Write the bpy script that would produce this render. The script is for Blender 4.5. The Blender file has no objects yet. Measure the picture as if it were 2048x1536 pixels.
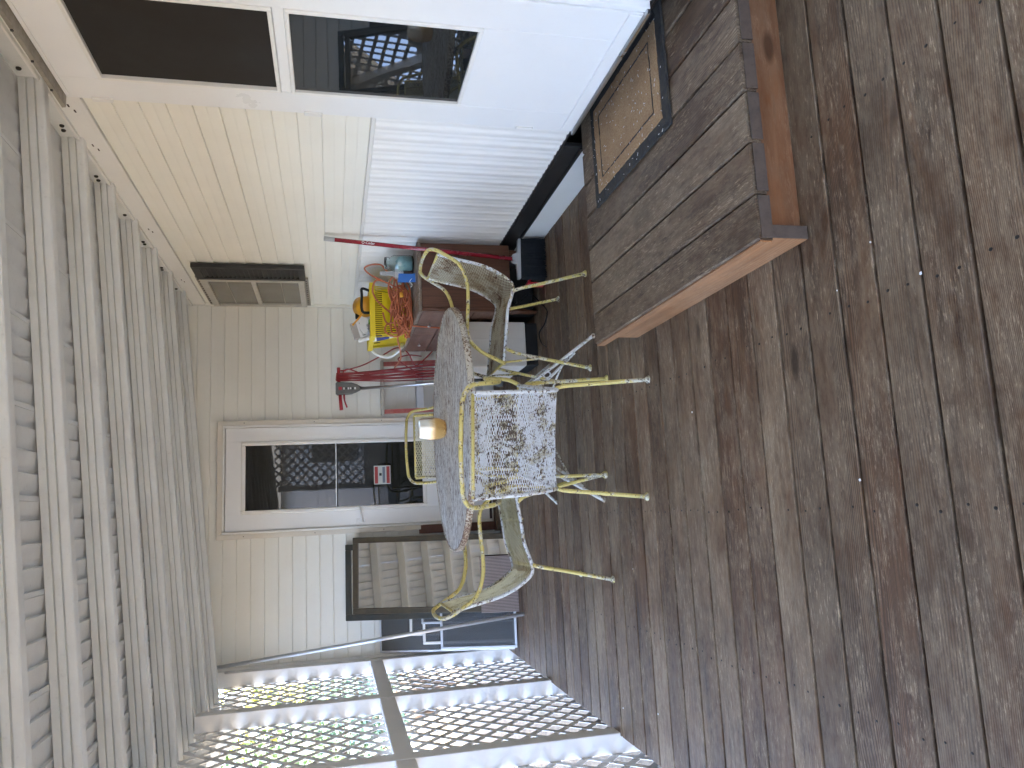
import bpy, math, random
from mathutils import Vector, Matrix, Quaternion
R = math.radians
random.seed(7)
S = bpy.context.scene
C = S.collection

# ------------------------------------------------------------------ camera
CAM_Z = 1.27
cd = bpy.data.cameras.new('camera'); cam = bpy.data.objects.new('camera', cd); C.objects.link(cam)
cd.sensor_fit = 'HORIZONTAL'; cd.sensor_width = 36.0; cd.lens = 36.0 * 1530 / 2048
cd.clip_start = 0.03; cd.clip_end = 600
fy = Vector((-259, -358, 1530)).normalized()            # world +Y seen in camera axes (right, down, forward)
dn = Vector((68, 6476, 1530)); dn = (dn - fy * dn.dot(fy)).normalized()
fx = dn.cross(fy)
row = (fx, fy, -dn)
c_right = Vector([r[0] for r in row]); c_down = Vector([r[1] for r in row]); c_fwd = Vector([r[2] for r in row])
m = Matrix((c_down, c_right, -c_fwd)).transposed()      # the photograph was taken with the phone on its side
cam.matrix_world = Matrix.Translation((0, 0, CAM_Z)) @ m.to_4x4()
S.camera = cam

# ------------------------------------------------------------------ light
SUN_EL, SUN_AZ = 50.0, 78.0          # sun behind the house, to the right and ahead
w = bpy.data.worlds.new('World'); S.world = w; w.use_nodes = True
nt = w.node_tree; nt.nodes.clear()
sky = nt.nodes.new('ShaderNodeTexSky'); sky.sky_type = 'NISHITA'; sky.sun_disc = False
sky.sun_elevation = R(SUN_EL); sky.sun_rotation = R(SUN_AZ); sky.air_density = 0.7; sky.dust_density = 4.0; sky.ozone_density = 0.3
bg = nt.nodes.new('ShaderNodeBackground'); bg.inputs['Strength'].default_value = 0.15
wo = nt.nodes.new('ShaderNodeOutputWorld')
nt.links.new(sky.outputs[0], bg.inputs[0]); nt.links.new(bg.outputs[0], wo.inputs[0])
sl = bpy.data.lights.new('sun', 'SUN'); sl.energy = 3.0; sl.angle = R(0.53); sl.color = (1.0, 0.945, 0.85)
so = bpy.data.objects.new('sun', sl); C.objects.link(so)
sd = Vector((math.sin(R(SUN_AZ)) * math.cos(R(SUN_EL)), math.cos(R(SUN_AZ)) * math.cos(R(SUN_EL)), math.sin(R(SUN_EL))))
so.rotation_euler = sd.to_track_quat('Z', 'Y').to_euler(); so.location = (0, 0, 30)
vs = S.view_settings; vs.view_transform = 'Standard'; vs.look = 'None'; vs.exposure = 4.78; vs.gamma = 1.0
vs.use_curve_mapping = False
S.render.engine = 'CYCLES'
try:
    S.cycles.max_bounces = 10; S.cycles.diffuse_bounces = 6; S.cycles.sample_clamp_indirect = 12
except Exception: pass

# ------------------------------------------------------------------ materials
def mat(name):
    mt = bpy.data.materials.new(name); mt.use_nodes = True
    n = mt.node_tree.nodes; b = n.get('Principled BSDF')
    return mt, mt.node_tree, n, b
class G:
    """tiny node-graph helper"""
    def __init__(s, nt): s.nt = nt; s.n = nt.nodes
    def add(s, t, **kw):
        x = s.n.new(t)
        for k, v in kw.items(): setattr(x, k, v)
        return x
    def link(s, a, b): s.nt.links.new(a, b)
    def val(s, sock, v):
        if hasattr(v, 'is_linked') or hasattr(v, 'links'): s.link(v, sock)
        else: sock.default_value = v
    def math(s, op, a, b=0.5, clamp=False):
        x = s.add('ShaderNodeMath', operation=op, use_clamp=clamp); s.val(x.inputs[0], a); s.val(x.inputs[1], b); return x.outputs[0]
    def mix(s, f, a, b, blend='MIX'):
        x = s.add('ShaderNodeMix', data_type='RGBA', blend_type=blend); s.val(x.inputs[0], f)
        for i, v in ((6, a), (7, b)):
            if isinstance(v, tuple): v = v if len(v) == 4 else v + (1,)
            s.val(x.inputs[i], v)
        return x.outputs[2]
    def ramp(s, f, lo, hi, a=0.0, b=1.0):
        x = s.add('ShaderNodeMapRange'); s.val(x.inputs[0], f)
        for i, v in zip((1, 2, 3, 4), (lo, hi, a, b)): x.inputs[i].default_value = v
        return x.outputs[0]
    def coord(s, kind='Object', scale=(1, 1, 1), rnd=0.0, rot=(0, 0, 0)):
        if kind == 'World': o = s.add('ShaderNodeNewGeometry').outputs['Position']
        else: o = s.add('ShaderNodeTexCoord').outputs[kind]
        if rnd:
            oi = s.add('ShaderNodeObjectInfo'); v = s.add('ShaderNodeVectorMath', operation='SCALE')
            cx = s.add('ShaderNodeCombineXYZ')
            s.link(oi.outputs['Random'], cx.inputs[0])
            s.link(s.math('FRACT', s.math('MULTIPLY', oi.outputs['Random'], 7.13)), cx.inputs[1])
            s.link(s.math('FRACT', s.math('MULTIPLY', oi.outputs['Random'], 31.7)), cx.inputs[2])
            s.link(cx.outputs[0], v.inputs[0]); v.inputs['Scale'].default_value = rnd
            a = s.add('ShaderNodeVectorMath', operation='ADD'); s.link(o, a.inputs[0]); s.link(v.outputs[0], a.inputs[1]); o = a.outputs[0]
        mp = s.add('ShaderNodeMapping'); s.link(o, mp.inputs[0]); mp.inputs['Scale'].default_value = scale; mp.inputs['Rotation'].default_value = rot
        return mp.outputs[0]
    def noise(s, vec, scale=5, detail=4, rough=0.5, dist=0.0):
        x = s.add('ShaderNodeTexNoise'); s.link(vec, x.inputs['Vector']); x.inputs['Scale'].default_value = scale
        x.inputs['Detail'].default_value = detail; x.inputs['Roughness'].default_value = rough; x.inputs['Distortion'].default_value = dist
        return x.outputs['Fac']
    def voro(s, vec, scale=5, feature='F1'):
        x = s.add('ShaderNodeTexVoronoi', feature=feature); s.link(vec, x.inputs['Vector']); x.inputs['Scale'].default_value = scale
        return x.outputs['Distance']
    def wave(s, vec, scale=5, dist=2, direction='Y', detail=2, dscale=1.0):
        x = s.add('ShaderNodeTexWave', wave_type='BANDS', bands_direction=direction, wave_profile='SIN'); s.link(vec, x.inputs['Vector'])
        x.inputs['Scale'].default_value = scale; x.inputs['Distortion'].default_value = dist; x.inputs['Detail'].default_value = detail
        x.inputs['Detail Scale'].default_value = dscale
        return x.outputs['Fac']
    def bump(s, h, strength=0.3, dist=0.005):
        x = s.add('ShaderNodeBump'); s.link(h, x.inputs['Height']); x.inputs['Strength'].default_value = strength; x.inputs['Distance'].default_value = dist
        return x.outputs[0]

def paint(name, col, rough=0.45, dirt=0.12, dirtcol=None, scale=3.0, bump=0.05, metal=0.0, kind='World', fine=60, coat=0.0, spec=0.5):
    """a real surface: base colour with faint blotches, specks and relief"""
    mt, nt, n, b = mat(name); g = G(nt)
    v = g.coord(kind)
    n1 = g.noise(v, scale, 5, 0.6); n2 = g.noise(v, fine, 3, 0.6)
    f = g.math('MULTIPLY', g.ramp(n1, 0.42, 0.72), dirt)
    dc = dirtcol or tuple(c * 0.55 for c in col)
    c = g.mix(f, col, dc)
    c = g.mix(g.math('MULTIPLY', g.ramp(n2, 0.6, 0.75), dirt * 0.8), c, dc)
    g.link(c, b.inputs['Base Color'])
    g.link(g.ramp(n1, 0.3, 0.7, rough * 0.85, min(1, rough * 1.2)), b.inputs['Roughness'])
    b.inputs['Metallic'].default_value = metal; b.inputs['Coat Weight'].default_value = coat
    b.inputs['Specular IOR Level'].default_value = spec
    if bump: g.link(g.bump(n2, bump, 0.002), b.inputs['Normal'])
    return mt

def wood(name, dark, mid, worn, wornamt=0.5, along='X', rough=0.55, ringscale=16, fine=1.0, knots=True, obj_rnd=13.0, stain=None):
    mt, nt, n, b = mat(name); g = G(nt)
    def sc(a, c):      # stretch along the grain
        return (a, c, c) if along == 'X' else ((c, a, c) if along == 'Y' else (c, c, a))
    base = g.coord('Object', sc(1, 1), obj_rnd)
    warp = g.noise(g.coord('Object', sc(0.42, 3.2), obj_rnd), 1.5, 1, 0.4)
    gv = g.coord('Object', sc(0.22, 5.0), obj_rnd)
    add = g.add('ShaderNodeVectorMath', operation='ADD'); g.link(gv, add.inputs[0])
    cx = g.add('ShaderNodeCombineXYZ'); wv = g.math('MULTIPLY', warp, 1.15)
    for i in range(3): g.link(wv, cx.inputs[i])
    g.link(cx.outputs[0], add.inputs[1])
    ring = g.wave(add.outputs[0], ringscale * 0.62, 0.9, {'X': 'Y', 'Y': 'X', 'Z': 'X'}[along], 2, 0.5)
    grain = g.noise(g.coord('Object', sc(1.1, 75), obj_rnd), 3.0, 4, 0.65)
    streak = g.noise(g.coord('Object', sc(0.8, 9), obj_rnd), 2.6, 5, 0.65)
    big = g.noise(g.coord('World', sc(0.8, 1.4)), 1.3, 4, 0.6)
    big2 = g.noise(g.coord('World', sc(1.4, 3.4)), 2.9, 7, 0.72)
    blot = g.noise(g.coord('Object', sc(1.0, 2.6), obj_rnd), 2.2, 5, 0.62)
    oi = g.add('ShaderNodeObjectInfo').outputs['Random']
    oi2 = g.math('FRACT', g.math('MULTIPLY', oi, 17.3))
    c = g.mix(g.ramp(streak, 0.40, 0.60), dark, mid)
    c = g.mix(g.math('MULTIPLY', g.ramp(blot, 0.42, 0.68), 0.6), c, stain or mid)
    big3 = g.noise(g.coord('World', sc(5.0, 16.0)), 3.0, 6, 0.75)
    wear = g.math('ADD', g.math('ADD', g.math('MULTIPLY', big, 0.28), g.math('MULTIPLY', big2, 0.32)), g.math('MULTIPLY', big3, 0.42))
    wear = g.math('ADD', wear, g.math('MULTIPLY', g.math('SUBTRACT', oi2, 0.5), 0.09))
    wear = g.math('MULTIPLY', g.ramp(wear, 0.44, 0.61), wornamt, True)
    wear = g.math('MULTIPLY', wear, g.ramp(grain, 0.30, 0.60, 0.45, 1.0))
    c = g.mix(wear, c, worn)
    lsel = g.ramp(g.math('ADD', g.math('MULTIPLY', blot, 0.6), g.math('MULTIPLY', oi, 0.4)), 0.40, 0.66, 0.0, 1.0)
    late = g.math('MULTIPLY', g.ramp(ring, 0.45, 0.9), lsel)
    c = g.mix(g.math('MULTIPLY', late, 0.50 * fine, True), c, tuple(x * 0.55 for x in dark))
    c = g.mix(g.math('MULTIPLY', g.ramp(grain, 0.50, 0.72), 0.42 * fine, True), c, tuple(x * 0.5 for x in dark))
    damp = g.noise(g.coord('World', sc(1.6, 2.6)), 1.9, 5, 0.65)
    c = g.mix(g.math('MULTIPLY', g.ramp(damp, 0.52, 0.72), 0.42 * wornamt, True), c, tuple(x * 0.55 for x in dark))
    c = g.mix(1.0, c, g.mix(g.math('FRACT', g.math('MULTIPLY', oi, 41.7)), (0.80, 0.78, 0.76), (1.18, 1.15, 1.10)), 'MULTIPLY')
    # pale scuffs
    scf = g.math('MULTIPLY', g.ramp(g.noise(g.coord('World', sc(4, 26), 0), 6.0, 6, 0.8), 0.535, 0.63), g.ramp(big2, 0.44, 0.56))
    c = g.mix(g.math('MULTIPLY', scf, 0.62 * wornamt), c, tuple(min(1, x * 1.7) for x in worn))
    if knots:
        kv = g.voro(g.coord('Object', sc(1.3, 3.4), obj_rnd), 1.05)
        kn = g.ramp(kv, 0.045, 0.085, 1.0, 0.0)
        c = g.mix(g.math('MULTIPLY', kn, 0.75), c, tuple(x * 0.4 for x in dark))
    g.link(c, b.inputs['Base Color'])
    g.link(g.ramp(big2, 0.3, 0.7, rough * 0.75, rough * 1.3), b.inputs['Roughness'])
    b.inputs['Specular IOR Level'].default_value = 0.35
    hh = g.math('ADD', g.math('MULTIPLY', ring, 0.5), g.math('MULTIPLY', grain, 0.6))
    g.link(g.bump(hh, 0.35, 0.0025), b.inputs['Normal'])
    return mt

def chipped(name, paintcol, under, rust, amt_rust=0.5, amt_under=0.5, scale=30, rough=0.5, big=0.3, bscale=5.0):
    """old paint flaking from iron: paint, primer below it, rust below that"""
    mt, nt, n, b = mat(name); g = G(nt)
    v = g.coord('World')
    n0 = g.noise(v, bscale, 3, 0.6); n1 = g.noise(v, scale, 6, 0.7); n2 = g.noise(v, scale * 2.3, 4, 0.7)
    fu = g.ramp(g.math('ADD', g.math('MULTIPLY', n0, 0.6), g.math('MULTIPLY', n1, 0.45)), 0.60 - 0.14 * amt_under, 0.64 - 0.14 * amt_under)
    fr = g.ramp(g.math('ADD', g.math('MULTIPLY', n0, big), g.math('MULTIPLY', n2, 1.02 - big)), 0.64 - 0.16 * amt_rust, 0.67 - 0.16 * amt_rust)
    c = g.mix(fu, paintcol, under); c = g.mix(fr, c, rust)
    c = g.mix(g.math('MULTIPLY', g.ramp(n1, 0.35, 0.65), 0.25), c, (0.35, 0.30, 0.18))
    g.link(c, b.inputs['Base Color'])
    g.link(g.ramp(fr, 0, 1, rough, 0.85), b.inputs['Roughness'])
    g.link(g.bump(g.math('ADD', fr, fu), -0.4, 0.0008), b.inputs['Normal'])
    return mt

def plain(name, col, rough=0.5, metal=0.0, **kw):
    return paint(name, col, rough, kw.pop('dirt', 0.15), metal=metal, **kw)

MT = {}
MT['vinyl'] = paint('warm white vinyl siding', (0.84, 0.82, 0.735), 0.42, 0.10, (0.55, 0.50, 0.40), 2.2, 0.04)
MT['vinyl2'] = paint('white vinyl panelling', (0.80, 0.79, 0.76), 0.42, 0.10, (0.55, 0.52, 0.47), 2.2, 0.04)
MT['vback'] = paint('cream white clapboard', (0.81, 0.80, 0.735), 0.45, 0.14, (0.52, 0.47, 0.38), 1.8, 0.04)
MT['trim'] = paint('white aluminium trim', (0.80, 0.785, 0.745), 0.38, 0.12, None, 3, 0.03)
MT['casing'] = paint('beige door casing', (0.70, 0.65, 0.56), 0.42, 0.15, None, 3, 0.03)
MT['door'] = paint('white enamelled door', (0.80, 0.80, 0.79), 0.32, 0.10, (0.55, 0.55, 0.55), 3, 0.02)
MT['alum'] = paint('white roof aluminium', (0.725, 0.735, 0.715), 0.42, 0.30, (0.44, 0.43, 0.41), 4, 0.05)
MT['alum2'] = paint('white roof sheet', (0.705, 0.715, 0.705), 0.45, 0.30, (0.42, 0.41, 0.40), 4, 0.05)
MT['lattice'] = paint('white lattice plastic', (0.78, 0.775, 0.765), 0.5, 0.10, None, 3, 0.02)
MT['deck'] = wood('weathered deck stain', (0.064, 0.038, 0.024), (0.145, 0.083, 0.046), (0.305, 0.234, 0.156), 1.0, 'X', 0.55, 16, 1.2, True, 13.0, (0.150, 0.070, 0.033))
MT['steptop'] = wood('worn step boards', (0.064, 0.039, 0.025), (0.126, 0.076, 0.045), (0.285, 0.222, 0.154), 1.0, 'Y', 0.55, 16, 1.2, True, 9.0, (0.125, 0.070, 0.040))
MT['stepside'] = wood('orange stained cedar', (0.22, 0.090, 0.036), (0.36, 0.170, 0.075), (0.32, 0.20, 0.12), 0.7, 'Y', 0.45, 12, 0.6, True, 9.0)
MT['stepend'] = wood('orange stained riser', (0.135, 0.052, 0.022), (0.21, 0.090, 0.040), (0.22, 0.135, 0.08), 0.7, 'X', 0.45, 12, 0.6, True, 9.0)
MT['endgrain'] = paint('dark end grain', (0.10, 0.070, 0.052), 0.7, 0.4, (0.04, 0.03, 0.025), 30, 0.2)
MT['joist_gap_shade'] = paint('joists darkened as gap shade', (0.03, 0.022, 0.017), 0.9, 0.3)  # near-black colour carries the shade seen through the board gaps
MT['cabwood'] = wood('walnut cabinet', (0.085, 0.034, 0.018), (0.140, 0.058, 0.031), (0.14, 0.07, 0.04), 0.3, 'Z', 0.38, 9, 0.7, False, 5.0)
MT['cabtop'] = wood('dusty cabinet top', (0.13, 0.095, 0.07), (0.20, 0.15, 0.11), (0.34, 0.30, 0.26), 0.9, 'Y', 0.5, 9, 0.6, False, 5.0)
MT['drawer'] = wood('cabinet drawer fronts', (0.105, 0.052, 0.036), (0.155, 0.080, 0.056), (0.18, 0.11, 0.08), 0.4, 'Y', 0.4, 9, 0.5, False, 5.0)
MT['board'] = wood('dark red board', (0.09, 0.03, 0.018), (0.14, 0.05, 0.03), (0.16, 0.08, 0.05), 0.3, 'Z', 0.5, 10, 0.6, False)
MT['black'] = plain('black plastic', (0.010, 0.010, 0.010), 0.55, spec=0.3)
MT['blackstrip'] = plain('black rim strip', (0.016, 0.015, 0.015), 0.4)
MT['shutter'] = plain('black shutter', (0.020, 0.018, 0.016), 0.5)
MT['rubber'] = paint('mat rubber border', (0.022, 0.021, 0.022), 0.85, 0.5, (0.10, 0.085, 0.06), 40, 0.6)
MT['yellow'] = paint('yellow basket plastic', (0.74, 0.56, 0.010), 0.35, 0.15, (0.45, 0.32, 0.02), 6, 0.03)
MT['orange'] = paint('orange plastic', (0.80, 0.38, 0.025), 0.35, 0.2, (0.5, 0.2, 0.02), 8, 0.03)
MT['cord'] = paint('orange cord', (0.46, 0.135, 0.060), 0.45, 0.3, (0.34, 0.085, 0.035), 20, 0.1)
MT['redcord'] = paint('red cord', (0.30, 0.018, 0.02), 0.4, 0.3, (0.13, 0.01, 0.01), 20, 0.05)
MT['red'] = paint('red plastic', (0.42, 0.02, 0.03), 0.35, 0.2, (0.22, 0.01, 0.015), 15, 0.03)
MT['redpole'] = paint('dark red enamel', (0.28, 0.014, 0.028), 0.25, 0.1, None, 15, 0.0, coat=0.5)
MT['ladred'] = paint('faded red ladder rail', (0.42, 0.09, 0.075), 0.5, 0.5, (0.50, 0.28, 0.24), 25, 0.1)
MT['blue'] = paint('blue plastic', (0.03, 0.16, 0.52), 0.4, 0.2, (0.02, 0.10, 0.35), 18, 0.03)
MT['navy'] = plain('navy label', (0.03, 0.05, 0.22), 0.4)
MT['white'] = plain('white plastic', (0.82, 0.82, 0.81), 0.35, dirt=0.06)
MT['green'] = plain('green plastic', (0.10, 0.42, 0.06), 0.4)
MT['grey'] = paint('grey tool plastic', (0.13, 0.128, 0.115), 0.5, 0.3, (0.08, 0.08, 0.075), 20, 0.05)
MT['ltgrey'] = plain('light grey plastic', (0.42, 0.43, 0.44), 0.45)
MT['cream'] = paint('cream appliance enamel', (0.66, 0.62, 0.56), 0.4, 0.15, (0.45, 0.42, 0.38), 5, 0.02)
MT['bristle'] = paint('dark blue bristles', (0.007, 0.010, 0.015), 0.85, 0.4, (0.016, 0.021, 0.028), 60, 0.4)
MT['chrome'] = plain('brushed aluminium', (0.62, 0.63, 0.65), 0.28, 1.0, dirt=0.2)
MT['alu'] = plain('grey aluminium frame', (0.60, 0.62, 0.65), 0.38, 0.6, dirt=0.2)
MT['winframe'] = paint('dull window aluminium', (0.52, 0.49, 0.43), 0.45, 0.3, None, 12, 0.05, 0.3)
MT['bolt'] = plain('dark bolt', (0.03, 0.026, 0.022), 0.5, 0.4)
MT['steel'] = paint('galvanised flashing', (0.34, 0.31, 0.26), 0.45, 0.4, (0.16, 0.14, 0.11), 25, 0.1, 0.5)
MT['mirframe'] = paint('bronze mirror frame', (0.075, 0.060, 0.040), 0.42, 0.4, (0.16, 0.12, 0.06), 18, 0.1, 0.35)
MT['mirframe2'] = paint('dark green mirror frame', (0.040, 0.042, 0.036), 0.45, 0.4, (0.11, 0.085, 0.05), 18, 0.1, 0.25)
MT['ribbed'] = paint('mauve ribbed panel', (0.40, 0.32, 0.29), 0.6, 0.2, None, 12, 0.1)
MT['gap'] = plain('dark brown groove', (0.06, 0.035, 0.028), 0.8)
MT['paper'] = plain('grey cardboard', (0.45, 0.41, 0.37), 0.7)
MT['ink'] = plain('black ink', (0.01, 0.01, 0.012), 0.5)
MT['stred'] = plain('sticker red', (0.32, 0.03, 0.03), 0.5)
MT['stwhite'] = plain('sticker white', (0.52, 0.54, 0.52), 0.5)
MT['stblue'] = plain('sticker blue grey', (0.14, 0.17, 0.22), 0.5)
MT['rag'] = paint('teal rag', (0.34, 0.54, 0.55), 0.8, 0.5, (0.14, 0.26, 0.28), 30, 0.4)
MT['brown'] = plain('dark brown lacquer', (0.045, 0.018, 0.013), 0.4)
MT['flake'] = plain('white paint flake', (0.85, 0.85, 0.83), 0.6)
MT['grass'] = plain('lawn', (0.06, 0.10, 0.02), 0.9)

def glasspane(name, col, rough=0.02, ior=1.5, spec=0.5, wav=0.06):
    mt, nt, n, b = mat(name); g = G(nt)
    v = g.coord('World'); nz = g.noise(v, 2.2, 2, 0.5); dust = g.noise(v, 9, 5, 0.7)
    g.link(g.mix(g.math('MULTIPLY', g.ramp(dust, 0.45, 0.75), 0.25), col, tuple(min(1, x * 2 + 0.01) for x in col)), b.inputs['Base Color'])
    b.inputs['Roughness'].default_value = rough; b.inputs['IOR'].default_value = ior
    b.inputs['Specular IOR Level'].default_value = spec
    g.link(g.bump(nz, wav, 0.01), b.inputs['Normal'])
    return mt
MT['doorglass'] = glasspane('dark storm door glass', (0.010, 0.012, 0.013), 0.015, 1.6, 0.5)
MT['backglass'] = glasspane('dark back door glass', (0.010, 0.011, 0.010), 0.02, 1.52, 0.5)
MT['screenblack'] = paint('black insect screen', (0.014, 0.012, 0.010), 0.85, 0.5, (0.026, 0.018, 0.012), 2.2, 0.2, fine=400)
MT['winglass'] = glasspane('old window pane with blinds', (0.16, 0.145, 0.115), 0.10, 1.45, 0.4, 0.012)
MT['blind'] = plain('blind behind pane', (0.25, 0.22, 0.17), 0.6)
def mirror_mat():
    mt, nt, n, b = mat('mirror'); g = G(nt)
    b.inputs['Base Color'].default_value = (0.82, 0.83, 0.82, 1); b.inputs['Metallic'].default_value = 1; b.inputs['Roughness'].default_value = 0.012
    g.link(g.bump(g.noise(g.coord('World'), 2.5, 2, 0.4), 0.05, 0.012), b.inputs['Normal'])
    return mt
MT['mirror'] = mirror_mat()
def screen_mat():
    mt, nt, n, b = mat('grey insect mesh'); g = G(nt)
    b.inputs['Base Color'].default_value = (0.10, 0.105, 0.11, 1); b.inputs['Roughness'].default_value = 0.7
    b.inputs['Alpha'].default_value = 0.62
    return mt
MT['mesh'] = screen_mat()
def jar_mat():
    mt, nt, n, b = mat('jar glass')
    b.inputs['Base Color'].default_value = (0.86, 0.95, 0.95, 1); b.inputs['Roughness'].default_value = 0.03
    b.inputs['Transmission Weight'].default_value = 1.0; b.inputs['IOR'].default_value = 1.45
    return mt
MT['jar'] = jar_mat()
def cup_mat():
    mt, nt, n, b = mat('hammered gold glass'); g = G(nt)
    tc = g.add('ShaderNodeTexCoord').outputs['Object']
    sx = g.add('ShaderNodeSeparateXYZ'); g.link(tc, sx.inputs[0])
    f = g.ramp(sx.outputs[2], 0.055, 0.10)
    g.link(g.mix(f, (0.95, 0.60, 0.22), (0.80, 0.76, 0.66)), b.inputs['Base Color'])
    b.inputs['Metallic'].default_value = 0.75; b.inputs['Roughness'].default_value = 0.24
    vo = g.voro(g.coord('Object'), 110)
    g.link(g.bump(vo, -0.5, 0.003), b.inputs['Normal'])
    return mt
MT['cup'] = cup_mat()
def tabletop_mat():
    mt, nt, n, b = mat('flaking table top'); g = G(nt)
    v = g.coord('Object', (2.4, 9, 9)); st = g.noise(v, 4.2, 8, 0.76, 0.3)
    v2 = g.coord('Object', (9, 26, 26)); fi = g.noise(v2, 4.5, 6, 0.78)
    bi = g.noise(g.coord('Object', (1, 2, 1)), 2.6, 5, 0.6)
    mixv = g.math('ADD', g.math('MULTIPLY', st, 0.55), g.math('MULTIPLY', fi, 0.5))
    c = g.mix(g.ramp(bi, 0.4, 0.65), (0.70, 0.70, 0.67), (0.60, 0.55, 0.47))
    c = g.mix(g.ramp(mixv, 0.525, 0.575), c, (0.155, 0.095, 0.062))
    c = g.mix(g.math('MULTIPLY', g.ramp(fi, 0.54, 0.61), 0.8), c, (0.12, 0.10, 0.085))
    c = g.mix(g.math('MULTIPLY', g.ramp(fi, 0.46, 0.40), 0.6), c, (0.72, 0.73, 0.71))
    c = g.mix(g.math('MULTIPLY', g.ramp(g.math('ADD', g.math('MULTIPLY', bi, 0.5), g.math('MULTIPLY', st, 0.5)), 0.56, 0.64), 0.6), c, (0.20, 0.10, 0.07))
    g.link(c, b.inputs['Base Color']); b.inputs['Roughness'].default_value = 0.62
    g.link(g.bump(mixv, 0.6, 0.0015), b.inputs['Normal'])
    return mt
MT['tabletop'] = tabletop_mat()
RUST = (0.075, 0.032, 0.020)
MT['cyel'] = chipped('flaking yellow paint', (0.66, 0.545, 0.17), (0.66, 0.63, 0.50), RUST, 0.48, 0.42, 38)
MT['cwhite'] = chipped('flaking white paint', (0.74, 0.76, 0.78), (0.62, 0.57, 0.40), RUST, 0.55, 0.3, 34)
MT['cmesh'] = chipped('old yellow white mesh', (0.76, 0.70, 0.46), (0.60, 0.52, 0.27), RUST, 0.28, 0.65, 26)
MT['cmesh_r'] = chipped('rusty mesh', (0.62, 0.57, 0.42), (0.40, 0.31, 0.19), (0.13, 0.055, 0.03), 0.42, 0.6, 20, 0.5, 0.55, 7.0)
MT['cmesh_f'] = chipped('white mesh with rust', (0.78, 0.80, 0.83), (0.60, 0.55, 0.40), (0.070, 0.036, 0.025), 0.66, 0.40, 34, 0.5, 0.34, 14.0)
MT['ciron'] = chipped('white iron scrollwork', (0.66, 0.66, 0.64), (0.50, 0.46, 0.36), RUST, 0.5, 0.35, 40)
MT['crim'] = chipped('rusty table rim', (0.62, 0.57, 0.47), (0.45, 0.36, 0.26), (0.12, 0.05, 0.03), 0.8, 0.5, 45)
def coir_mat():
    mt, nt, n, b = mat('coir mat'); g = G(nt)
    v = g.coord('World'); f = g.noise(v, 180, 3, 0.7); l = g.noise(v, 6, 4, 0.6)
    c = g.mix(g.ramp(f, 0.35, 0.7), (0.30, 0.175, 0.085), (0.46, 0.31, 0.17))
    c = g.mix(g.math('MULTIPLY', g.ramp(l, 0.4, 0.7), 0.4), c, (0.20, 0.115, 0.06))
    g.link(c, b.inputs['Base Color']); b.inputs['Roughness'].default_value = 0.95
    g.link(g.bump(f, 0.8, 0.004), b.inputs['Normal'])
    return mt
MT['coir'] = coir_mat()
def ground_mat():
    mt, nt, n, b = mat('leaf litter ground'); g = G(nt)
    v = g.coord('World'); a = g.noise(v, 0.35, 5, 0.6); f = g.noise(v, 9, 6, 0.8); vo = g.voro(v, 13)
    c = g.mix(g.ramp(f, 0.35, 0.65), (0.072, 0.053, 0.036), (0.20, 0.158, 0.105))
    c = g.mix(g.ramp(a, 0.56, 0.68), c, (0.06, 0.085, 0.03))
    c = g.mix(g.ramp(vo, 0.05, 0.3, 0.6, 0.0), c, (0.20, 0.12, 0.07))
    g.link(c, b.inputs['Base Color']); b.inputs['Roughness'].default_value = 0.95
    g.link(g.bump(f, 0.7, 0.03), b.inputs['Normal'])
    return mt
MT['ground'] = ground_mat()
def leaf_mat(name, a, bcol):
    mt, nt, n, b = mat(name); g = G(nt)
    f = g.noise(g.coord('World'), 3.0, 4, 0.7)
    g.link(g.mix(g.ramp(f, 0.35, 0.65), a, bcol), b.inputs['Base Color']); b.inputs['Roughness'].default_value = 0.55
    b.inputs['Subsurface Weight'].default_value = 0.0
    return mt
MT['leaf'] = leaf_mat('green leaves', (0.035, 0.085, 0.03), (0.10, 0.17, 0.05))
MT['leafy'] = leaf_mat('yellow green leaves', (0.16, 0.20, 0.04), (0.34, 0.32, 0.06))
MT['leafd'] = leaf_mat('dark evergreen leaves', (0.020, 0.055, 0.035), (0.045, 0.10, 0.06))
MT['bark'] = plain('bark', (0.09, 0.07, 0.055), 0.9)

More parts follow.
